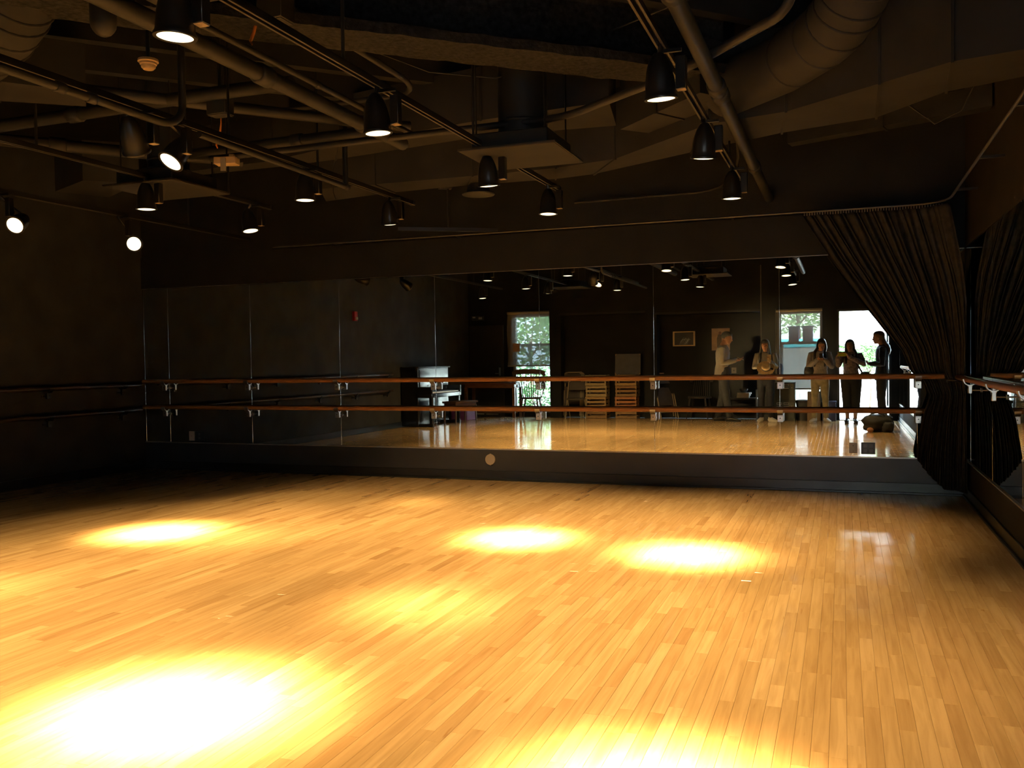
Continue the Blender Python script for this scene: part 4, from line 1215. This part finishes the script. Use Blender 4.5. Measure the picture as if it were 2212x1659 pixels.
# bin and boxes by the window
t = root('waste_bin', 'black round waste bin beside the filing cabinet', 'bin', (-.765, -.93, 0))
MB().lathe([(.001, .0), (.105, 0), (.130, .38), (.138, .39), (.138, .405), (.126, .405), (.100, .02), (.001, .02)], 24).build('bucket', M_BPLATE, t)
MB().lathe([(.139, .36), (.142, .38), (.139, .41), (.10, .42), (.09, .40)], 24, cap=False).build('bag_rim', M_BLKV, t)
for k, (lab, m, z, s) in enumerate((('brown carton on the floor, bottom of the pair by the window', M_CARD, 0, (.125, .15, .385)), ('brown carton stacked on top of the other by the window', M_CARD, .3855, (.12, .14, .20)))):
    t = root('cardboard_box', lab, 'box', (-.545, -.92, z))
    MB().cbox((-s[0], -s[1], 0), (s[0], s[1], s[2]), .003).build('carton', m, t)
    MB().box((-s[0] * .98, -.02, s[2] - .0005), (s[0] * .98, .02, s[2] + .001)).build('tape', M_IVORY, t, 0)
t = root('storage_bin', 'blue-grey plastic bin behind the woman in khaki jeans', 'box', (-.255, -.93, 0))
MB().cbox((-.13, -.13, 0), (.13, .13, .36), .008).build('tub', M_BLUEB, t)
MB().cbox((-.138, -.138, .36), (.138, .138, .395), .006).build('lid', M_BLUEB, t)

# duffel bag on the floor
def lumpy(c, r, n, m, seed, amp=.12):
    mb = MB()
    rr = []
    for i in range(1, m):
        a = math.pi * i / m
        ring = []
        for k in range(n):
            b = 2 * math.pi * k / n
            d = Vector((math.sin(a) * math.cos(b), math.sin(a) * math.sin(b), -math.cos(a)))
            e = 1 + amp * noise.noise(d * 2.2 + Vector((seed, 1, 2))) + amp * .5 * noise.noise(d * 6 + Vector((seed, 5, 2)))
            sq = (abs(d.x) ** 3 + abs(d.y) ** 3 + abs(d.z) ** 3) ** (-1 / 3)
            q = Vector((c[0] + d.x * r[0] * e * sq, c[1] + d.y * r[1] * e * sq, c[2] + d.z * r[2] * e * sq))
            q.z = max(q.z, 0.0)
            ring.append(q)
        rr.append(ring)
    return mb.rings(rr)
t = root('duffel_bag', 'big black duffel bag slumped on the floor before the doorway', 'bag', (.56, 1.75, 0), .12)
lumpy((0, 0, .145), (.24, .17, .15), 36, 20, 4, .16).build('body', M_BLKV, t, 3)
for s in (-1, 1):
    MB().tube([(-.13, s * .10, .24), (-.10, s * .13, .31), (0, s * .15, .33), (.10, s * .13, .30), (.13, s * .10, .24)], [(.014, .004)] * 5, 8, xref=(0, 0, 1)).build('handle', M_BLKV, t)
MB().tube([(-.20, 0, .285), (0, .01, .300), (.20, 0, .280)], .005, 6).build('zip', M_SATIN, t)
lumpy((.17, .13, .09), (.09, .07, .09), 20, 12, 9, .2).build('side_pocket', M_BLKV, t, 3)
t = root('foam_ball', 'small peach-coloured ball leaning against the duffel bag', 'ball', (.43, 1.985, 0))
MB().ell((0, 0, .045), (.055, .042, .045), 18, 12).build('ball', mat('peach_foam', (.62, .30, .17), .8), t)
MB().lathe([(.0552, .0), (.0556, .003), (.0552, .006)], 24, Tr(0, 0, .042) @ Matrix.Diagonal((1, .76, 1, 1)), cap=False).build('seam', M_CARD, t)
# ================================================================== PEOPLE
def fuse(name, mb, m, parent, voxel=.008, iters=4, wrinkle=0.0, wscale=14.0):
    """union of overlapping tubes -> one continuous smooth surface"""
    me = mb.mesh('tmp', 0)
    o = bpy.data.objects.new('tmp', me)
    COL.objects.link(o)
    r = o.modifiers.new('r', 'REMESH'); r.mode = 'VOXEL'; r.voxel_size = voxel
    s = o.modifiers.new('s', 'SMOOTH'); s.iterations = iters; s.factor = .5
    dg = bpy.context.evaluated_depsgraph_get()
    new = bpy.data.meshes.new_from_object(o.evaluated_get(dg))
    bpy.data.objects.remove(o)
    bpy.data.meshes.remove(me)
    if wrinkle:
        nor = [v.normal.copy() for v in new.vertices]
        for v, nn in zip(new.vertices, nor):
            q = v.co
            e = noise.noise(Vector((q.x * wscale, q.y * wscale, q.z * wscale * .8))) + .5 * noise.noise(q * wscale * 2.3)
            v.co = q + nn * e * wrinkle
    new.shade_smooth()
    new.name = name
    return link(name, new, m, parent)

M_SKIN = mat('skin_warm', (.42, .22, .14), .5, var=.06, scale=20)
M_SKIN2 = mat('skin_light', (.50, .29, .20), .5, var=.06, scale=20)
M_HAIRB = mat('black_hair', (.012, .010, .009), .35, var=.3, scale=12, stretch=(40, 40, 2))
M_HAIRBR = mat('light_brown_hair', (.12, .070, .035), .4, var=.3, scale=12, stretch=(40, 40, 2))
M_HAIRG = mat('short_black_hair', (.020, .018, .017), .5, var=.3, scale=60)
M_EYE = mat('dark_eye', (.015, .012, .010), .2)
M_LIP = mat('lip', (.32, .10, .08), .5)
M_SHIRT = mat('pale_blue_shirt', (.56, .57, .60), .8, var=.06, scale=12)
M_BLOUSE = mat('grey_blouse', (.34, .32, .30), .8, var=.08, scale=12)
M_SWEAT = mat('grey_sweater', (.30, .27, .27), .9, var=.12, scale=30, bump=.3, bscale=120)
M_PRINT = mat('patterned_blouse', (.32, .27, .27), .8, scale=26, col2=(.10, .085, .09))
M_TROU = mat('charcoal_trousers', (.020, .020, .022), .85, var=.12, spec=.2)
M_NAVY = mat('navy_trousers', (.011, .011, .015), .85, var=.12, spec=.2)
M_KHAKI = mat('khaki_jeans', (.30, .25, .15), .85, var=.14, scale=14)
M_BLACKC = mat('black_cloth', (.014, .014, .016), .85, var=.15)
M_SHOEB = mat('black_shoe_leather', (.012, .011, .011), .3, var=.1)
M_SHOEW = mat('white_canvas_shoe', (.62, .58, .52), .7, var=.05)
M_SOLE = mat('pale_sole', (.45, .42, .38), .7)

def V3(*a): return Vector(a)
def person(name, label, loc, rz, H, spec):
    k = H / 1.70
    t = root('person', label, 'person', loc, rz)
    J = {'neck': V3(0, -.01, 1.445), 'hipL': V3(-.085, 0, .90), 'hipR': V3(.085, 0, .90), 'kneeL': V3(-.09, .015, .49), 'kneeR': V3(.09, .015, .49), 'ankL': V3(-.095, -.02, .085), 'ankR': V3(.095, -.02, .085),
         'shL': V3(-.165, -.01, 1.385), 'shR': V3(.165, -.01, 1.385)}
    J.update({a: V3(*b) for a, b in spec['joints'].items()})
    fem = spec.get('fem', True)
    body = MB()
    sk = spec.get('skin', M_SKIN)
    # trunk
    tw = .92 if fem else 1.06
    trunk = [(.89, .140, .100), (.93, .155, .108), (1.00, .142, .100), (1.08, .130 if fem else .145, .094), (1.20, .150, .106), (1.30, .165, .110), (1.38, .150, .090), (1.43, .075, .062)]
    lean = spec.get('lean', 0.0)
    def ly(z): return -lean * (1.45 - z) if lean else 0.0
    tp = [V3(0, ly(z) - .005, z) for z, a, b in trunk]
    tr_ = [(a * tw, b * tw) for z, a, b in trunk]
    body.tube(tp, tr_, 20, rnd=True)
    nk = J['neck']
    hd = spec.get('head', (0, .02, 1.485))          # chin base position
    HM = Tr(*hd) @ Rz(spec.get('turn', 0)) @ Rx(spec.get('nod', 0))
    body.tube([nk - V3(0, .01, .06), nk, HM @ V3(0, -.025, .02), HM @ V3(0, -.02, .07)], [.058, .050, .047, .05] if fem else [.066, .060, .056, .055], 14, rnd=True)
    # head: chin at z 0, crown at .225
    hs = [(.002, .022, .024, .050), (.020, .038, .045, .036), (.050, .055, .070, .016), (.085, .066, .088, .004), (.120, .072, .097, -.004), (.155, .073, .098, -.010), (.185, .066, .088, -.012), (.210, .045, .062, -.012), (.223, .018, .026, -.012)]
    rr = []
    for z, a, b, y in hs:
        rr.append([HM @ V3(a * math.cos(2 * math.pi * q / 24), y + b * math.sin(2 * math.pi * q / 24), z) for q in range(24)])
    body.rings(rr)
    body.tube([HM @ V3(0, .082, .125), HM @ V3(0, .096, .100), HM @ V3(0, .106, .080), HM @ V3(0, .090, .072)], [.007, .009, .012, .009], 8, rnd=True)   # nose
    body.tube([HM @ V3(-.035, .080, .134), HM @ V3(0, .090, .130), HM @ V3(.035, .080, .134)], .009, 8, rnd=True)                                       # brow
    for s in (-1, 1):
        body.ell((0, 0, 0), (.009, .018, .030), 10, 8, HM @ Tr(s * .073, -.008, .105))                                                                   # ears
    body.ell((0, 0, 0), (.022, .010, .008), 10, 6, HM @ Tr(0, .083, .048))
    # arms and hands
    grip = {}
    for sd, s in (('L', -1), ('R', 1)):
        sh, el, wr = J['sh' + sd], J['el' + sd], J['wr' + sd]
        body.tube([sh - V3(s * .05, 0, .0), sh, sh.lerp(el, .5), el, el.lerp(wr, .4), wr], [.052, .050, .044, .037, .036, .025], 14, rnd=True)
        d = V3(*spec['hand' + sd][0]).normalized()
        n = V3(*spec['hand' + sd][1]); n = (n - d * d.dot(n)).normalized()
        cu = spec['hand' + sd][2]
        sv_ = d.cross(n)
        th = spec['hand' + sd][3]                       # thumb side: +1 along sv, -1 against
        sv_ = sv_ * th
        body.tube([wr, wr + d * .03, wr + d * .06, wr + d * .085], [(.024, .018), (.034, .016), (.039, .015), (.036, .013)], 14, xref=tuple(sv_), rnd=True)
        for q, (off, ln) in enumerate(((.027, .070), (.009, .078), (-.009, .073), (-.026, .058))):
            b0 = wr + d * .080 + sv_ * off
            pts = [b0]
            ang = 0
            for f_ in (.42, .32, .26):
                ang += cu * (.9 if f_ < .4 else .7)
                pts.append(pts[-1] + (d * math.cos(ang) + n * math.sin(ang)) * ln * f_)
            body.tube(pts, [.0088, .0085, .0078, .0066], 8, rnd=True)
        b0 = wr + d * .028 + sv_ * .026
        t1 = b0 + (d * .6 + sv_ * .75 + n * .25).normalized() * .032
        t2 = t1 + (d * .85 + sv_ * .15 + n * (.2 + cu * .5)).normalized() * .030
        t3 = t2 + (d * .9 - sv_ * .1 + n * (.2 + cu * .6)).normalized() * .022
        body.tube([b0, t1, t2, t3], [.012, .011, .0095, .008], 8, rnd=True)
        grip[sd] = wr + d * .085 + n * .02
    # legs and feet
    for sd, s in (('L', -1), ('R', 1)):
        hp, kn, an = J['hip' + sd], J['knee' + sd], J['ank' + sd]
        body.tube([hp + V3(0, 0, .03), hp, hp.lerp(kn, .5), kn, kn.lerp(an, .35), an], [.074, .076, .064, .050, .050, .034], 16, rnd=True)
        tq = Rz(spec.get('toe' + sd, -s * .12))
        body.tube([an + tq @ V3(0, -.025, -.045), an + tq @ V3(0, .03, -.040), an + tq @ V3(0, .11, -.050), an + tq @ V3(0, .150, -.055)], [(.022, .026), (.026, .028), (.028, .013), (.020, .009)], 14, rnd=True)
    body.v = [tuple(Vector(p) * k) for p in body.v]
    fuse('body', body, sk, t, .0062, 3)
    # face
    for s in (-1, 1):
        e = MB().ell((0, 0, 0), (.013, .006, .0065), 10, 6, HM @ Tr(s * .031, .081, .113))
        e.v = [tuple(Vector(p) * k) for p in e.v]
        e.build('eye', M_EYE, t)
    e = MB().ell((0, 0, 0), (.020, .006, .006), 10, 6, HM @ Tr(0, .088, .048))
    e.v = [tuple(Vector(p) * k) for p in e.v]
    e.build('mouth', M_LIP, t)
    # hair
    hair = MB()
    hk = spec['hair']
    if hk == 'short':
        for z, a, b, y in [(.10, .074, .060, -.050), (.135, .079, .085, -.030), (.165, .080, .100, -.016), (.195, .072, .092, -.012), (.222, .050, .066, -.010), (.236, .020, .03, -.010)]:
            pass
        rr = []
        for z, a, b, y in [(.085, .064, .050, -.055), (.11, .075, .062, -.048), (.135, .079, .080, -.034), (.165, .080, .101, -.014), (.195, .072, .094, -.010), (.222, .050, .066, -.010), (.236, .020, .03, -.010)]:
            rr.append([HM @ V3(a * math.cos(2 * math.pi * q / 24), y + b * math.sin(2 * math.pi * q / 24), z) for q in range(24)])
        hair.rings(rr)
    else:
        rr = []
        for z, a, b, y in [(.06, .076, .060, -.050), (.10, .083, .074, -.040), (.135, .087, .090, -.030), (.165, .086, .104, -.016), (.195, .078, .098, -.012), (.225, .054, .070, -.012), (.240, .022, .032, -.012)]:
            rr.append([HM @ V3(a * math.cos(2 * math.pi * q / 24), y + b * math.sin(2 * math.pi * q / 24), z) for q in range(24)])
        hair.rings(rr)
        ends = spec.get('hair_end', 1.18)
        hair.tube([HM @ V3(0, -.075, .12), HM @ V3(0, -.095, .03), V3(0, -.115 + ly(1.3), 1.42), V3(0, -.13, (1.42 + ends) / 2), V3(0, -.125, ends)], [(.075, .04), (.088, .042), (.10, .035), (.10, .032), (.07, .018)], 14, rnd=True)
        if hk == 'long':
            for s in (-1, 1):
                hair.tube([HM @ V3(s * .060, .020, .185), HM @ V3(s * .081, .020, .12), HM @ V3(s * .083, .015, .05), V3(s * .095, .055, 1.43), V3(s * .10, .105, 1.34), V3(s * .098, .115, ends + .04)], [(.022, .035), (.020, .045), (.022, .042), (.030, .034), (.032, .026), (.018, .012)], 10, xref=(1, 0, 0), rnd=True)
    hair.v = [tuple(Vector(p) * k) for p in hair.v]
    fuse('hair', hair, spec.get('haircol', M_HAIRB), t, .007, 3, .0025, 40)
    # upper garment
    g = MB()
    bot = spec.get('hem', .82)
    go = .016
    zz = [bot, (bot + .98) / 2 if bot < .95 else bot + .02, 1.00, 1.08, 1.20, 1.30, 1.385, 1.435]
    def ta(z):
        for (za, a, b), (zb, c, d2) in zip(trunk[:-1], trunk[1:]):
            if za <= z <= zb:
                u = (z - za) / (zb - za)
                return a + (c - a) * u, b + (d2 - b) * u
        return trunk[0][1:] if z < trunk[0][0] else trunk[-1][1:]
    flare = spec.get('flare', .02)
    sec = []
    for z in zz:
        a, b = ta(z)
        f_ = flare * max(0, (1.15 - z) / .35)
        sec.append((V3(0, ly(z) - .005, z), (a * tw + go + f_, b * tw + go + f_)))
    g.tube([q[0] for q in sec], [q[1] for q in sec], 24, rnd=False)
    g.tube([nk - V3(0, 0, .05), nk + V3(0, .008, .018)], [(.085, .075), (.064, .062)] if not fem else [(.078, .07), (.060, .058)], 16)
    for sd, s in (('L', -1), ('R', 1)):
        sh, el, wr = J['sh' + sd], J['el' + sd], J['wr' + sd]
        g.tube([sh - V3(s * .06, 0, .005), sh, sh.lerp(el, .5), el, el.lerp(wr, .45), el.lerp(wr, .93)], [.062, .066, .060, .053, .050, .040], 16, rnd=True)
    g.v = [tuple(Vector(p) * k) for p in g.v]
    fuse('shirt', g, spec['top'], t, .0085, 4, .006, 13)
    # lower garment
    g = MB()
    pm_ = spec.get('pants_w', 1.0)
    g.tube([V3(0, 0, .86), V3(0, 0, .92), V3(0, 0, 1.00), V3(0, 0, 1.03)], [(.155 * tw + .012, .118 * tw + .012), (.162 * tw + .012, .118 * tw + .012), (.146 * tw + .010, .106 * tw + .010), (.140 * tw + .008, .102 * tw + .008)], 24, rnd=True)
    cut = spec.get('cuff', .96)
    for sd, s in (('L', -1), ('R', 1)):
        hp, kn, an = J['hip' + sd], J['knee' + sd], J['ank' + sd]
        wv = spec.get('cuff_w', .056)
        g.tube([hp + V3(-s * .012, 0, .02), hp, hp.lerp(kn, .5), kn, kn.lerp(an, .45), kn.lerp(an, cut)], [.095, .096 * pm_, .082 * pm_, .066 * pm_, (.063 * pm_ + wv) / 2, wv], 18)
    g.v = [tuple(Vector(p) * k) for p in g.v]
    fuse('trousers', g, spec['bottom'], t, .0085, 4, .005, 11)
    # shoes
    for sd, s in (('L', -1), ('R', 1)):
        an = J['ank' + sd]
        f0 = V3(an.x, an.y, 0)
        tb = Rz(spec.get('toe' + sd, -s * .12))
        sh_ = MB()
        def P(x, y, z): return f0 + (tb @ V3(x, y, z))
        sh_.tube([P(0, -.060, .045), P(0, -.02, .050), P(0, .04, .052), P(0, .11, .042), P(0, .165, .034), P(0, .195, .028)], [(.034, .036), (.040, .044), (.044, .044), (.046, .034), (.043, .026), (.030, .018)], 16, rnd=True)
        sh_.tube([P(0, -.030, .05), P(0, -.020, .105)], [(.044, .050), (.042, .046)], 14)
        sh_.v = [tuple(Vector((p[0], p[1], max(.010, p[2]))) * k) for p in sh_.v]
        so = sh_.build('shoe', spec['shoe'], t, 1.5)
        sl = MB().prism([tuple((P(w_ * math.cos(a) * (1 if math.sin(a) > 0 else .9), .065 + .145 * math.sin(a), 0) * k)[:2]) for a in [2 * math.pi * q / 20 for q in range(20)] for w_ in (.046,)], 0.0, .016 * k)
        sl.build('sole', spec.get('sole', spec['shoe']), so, .5)
    return t, k, HM

# man in profile, facing the women
person('man', 'man in an untucked pale shirt and dark trousers looking at his phone', (-2.27, -.45, 0), -math.pi / 2, 1.82, dict(
    fem=False, hair='short', haircol=M_HAIRG, top=M_SHIRT, bottom=M_TROU, shoe=M_SHOEB, head=(0, .045, 1.470), nod=-.22, hem=.80, flare=.03, lean=.04, pants_w=1.08, cuff_w=.070, cuff=.99,
    joints={'shL': (-.185, -.01, 1.375), 'shR': (.185, -.01, 1.375), 'elL': (-.225, .00, 1.10), 'elR': (.225, .02, 1.10), 'wrL': (-.09, .235, 1.150), 'wrR': (.07, .25, 1.165),
            'kneeL': (-.09, .05, .49), 'kneeR': (.09, -.03, .49), 'ankL': (-.10, .12, .085), 'ankR': (.10, -.12, .085)},
    handL=((.35, .9, .05), (.2, 0, 1), .55, 1), handR=((-.3, .9, .05), (-.2, 0, 1), .55, -1)))
# woman with the straw hat
person('woman', 'woman in a grey blouse photographing with a phone and holding a straw hat', (-1.44, -.38, 0), .08, 1.635, dict(
    hair='long', top=M_BLOUSE, bottom=M_NAVY, shoe=M_SHOEW, sole=M_SOLE, head=(0, .035, 1.478), nod=-.10, hem=.88, hair_end=1.16, pants_w=1.0,
    joints={'elL': (-.225, .02, 1.13), 'elR': (.235, .03, 1.13), 'wrL': (-.02, .23, 1.19), 'wrR': (.135, .245, 1.245), 'ankL': (-.10, -.02, .085), 'ankR': (.10, -.02, .085)},
    toeR=-.75, toeL=.1, handL=((.75, .35, -.10), (.2, .9, -.3), .5, 1), handR=((-.25, .35, .85), (-.5, .6, .0), .55, -1)))
# woman in khaki jeans
person('woman', 'woman in a grey sweater and khaki jeans bowing over her phone', (-.415, -.34, 0), .0, 1.64, dict(
    hair='long', top=M_SWEAT, bottom=M_KHAKI, shoe=M_SHOEW, sole=M_SOLE, head=(.035, .055, 1.470), nod=-.38, hem=.86, hair_end=1.10, cuff_w=.050,
    joints={'elL': (-.225, .03, 1.12), 'elR': (.225, .04, 1.12), 'wrL': (-.035, .20, 1.285), 'wrR': (.09, .21, 1.28), 'ankL': (-.115, -.02, .085), 'ankR': (.115, -.02, .085), 'kneeL': (-.10, .015, .49), 'kneeR': (.10, .015, .49)},
    toeR=-.4, toeL=.35, handL=((.45, .55, .45), (.7, -.1, -.2), .6, 1), handR=((-.45, .55, .45), (-.7, -.1, -.2), .6, -1)))
# photographer
person('woman', 'woman in a patterned blouse photographing with a yellow-green phone', (.155, -.36, 0), .0, 1.60, dict(
    hair='long', top=M_PRINT, bottom=M_BLACKC, shoe=M_SHOEB, skin=M_SKIN2, head=(-.02, .03, 1.478), nod=-.10, turn=.12, hem=.98, flare=.025, hair_end=1.18, pants_w=1.32, cuff_w=.085, cuff=.62,
    joints={'elL': (-.245, .12, 1.18), 'elR': (.245, .12, 1.20), 'wrL': (-.275, .33, 1.365), 'wrR': (-.060, .325, 1.365), 'ankL': (-.075, -.02, .085), 'ankR': (.075, -.02, .085)},
    handL=((.30, .30, .55), (.8, .1, -.4), .55, -1), handR=((-.30, .30, .55), (-.8, .1, -.4), .55, 1)))
# woman in black, in profile in the doorway
person('woman', 'woman dressed in black standing in profile in the bright doorway', (.70, -.30, 0), math.pi / 2, 1.745, dict(
    hair='back', haircol=M_HAIRBR, top=M_BLACKC, bottom=M_BLACKC, shoe=M_SHOEB, skin=M_SKIN2, head=(0, .05, 1.478), nod=-.06, hem=.80, flare=.02, hair_end=1.29, pants_w=1.12, cuff_w=.075,
    joints={'elL': (-.225, .0, 1.10), 'elR': (.225, .0, 1.10), 'wrL': (-.06, .20, 1.10), 'wrR': (.05, .21, 1.115)},
    handL=((.7, .5, .1), (.1, -.6, .5), .6, 1), handR=((-.7, .5, .1), (-.1, -.6, .5), .6, -1)))

# things the people hold
def phone(label, M, size, case):
    t = root('smartphone', label, 'phone')
    t.matrix_basis = M
    w, h, d = size[0] / 2, size[1] / 2, .0045
    MB().cbox((-w, -d, -h), (w, d, h), .004).build('case', case, t)
    MB().box((-w + .006, -d - .0006, -h + .008), (w - .006, -d + .0005, h - .008)).build('screen', mat('phone_glass', (.02, .02, .025), .08), t, 0)
    MB().lathe([(.0005, 0), (.005, 0), (.005, .0012), (.0005, .0012)], 12, Tr(-w + .013, d, h - .013) @ Rx(-math.pi / 2)).build('lens', M_EYE, t)
M_LIME = mat('lime_case', (.46, .52, .02), .45, var=.05)
M_CASEW = mat('cream_case', (.75, .58, .36), .5, var=.05)
# landscape phone whose lens is the photographer's view point
phone('yellow-green phone held sideways by the photographer', Tr(-.012, -.0105, 1.330), (.158, .082), M_LIME)
phone('cream phone held upright by the woman with the hat', Tr(-1.345, -.070, 1.270) @ Rz(.05) @ Rx(.25), (.075, .150), M_CASEW)
phone('dark phone held by the woman in khaki jeans', Tr(-.385, -.070, 1.305) @ Rx(.9), (.07, .14), M_BPLATE)
phone('pale phone in the man\'s hands', Tr(-1.935, -.45, 1.270) @ Rz(-math.pi / 2) @ Rx(1.15), (.07, .14), M_CASEW)
# straw hat
M_STRAW = mat('straw', (.66, .48, .26), .8, var=.12, scale=30, bump=.4, bscale=160)
t = root('straw_hat', 'straw hat with a black band held at the waist', 'hat', (-1.415, -.075, 1.080))
t.rotation_euler = (-1.05, .22, 0)
MB().lathe([(.165, -.012), (.17, -.006), (.12, .002), (.092, .006), (.088, .03), (.082, .085), (.066, .108), (.03, .100), (.001, .098)], 36, Matrix.Diagonal((1, .9, 1, 1)), cap=False).build('straw_body', M_STRAW, t, 1.5)
MB().lathe([(.0925, .006), (.0935, .010), (.0905, .038), (.0885, .040)], 36, Matrix.Diagonal((1, .9, 1, 1)), cap=False).build('band', M_BLACKC, t, 1.5)
MB().add([(.086, -.01, .012), (.090, .012, .03), (.135, .02, .008), (.15, -.01, .002), (.13, -.03, .006)], [(0, 1, 2, 3, 4)]).build('bow', M_BLACKC, t, 0)
# bags
def hand_bag(label, loc, r, strap, m):
    t = root('shoulder_bag', label, 'bag', loc)
    mb = lumpy((0, 0, r[2]), r, 24, 14, 3, .12)
    mb.build('bag', m, t, 3)
    MB().tube(strap, [(.012, .003)] * len(strap), 8, xref=(1, 0, 0)).build('strap', m, t, 1.5)
hand_bag('black shoulder bag on the woman in khaki jeans', (-.615, -.36, .86), (.095, .13, .125), [(.02, .08, .22), (.06, .07, .36), (.085, .0, .50), (.07, -.10, .46), (.02, -.11, .22)], M_BLKV)
hand_bag('small black bag at the hip of the photographer', (.400, -.30, .84), (.085, .05, .075), [(-.06, .02, .14), (-.15, .09, .30), (-.22, .06, .46), (-.24, -.06, .52), (-.16, -.10, .36), (-.05, -.02, .14)], M_BLKV)
hand_bag('blue-grey tote bag hanging beside the woman with the hat', (-1.165, -.42, .86), (.06, .13, .15), [(-.01, .07, .28), (-.06, .06, .40), (-.10, .0, .52), (-.07, -.06, .40), (-.01, -.08, .28)], M_BLUEB)
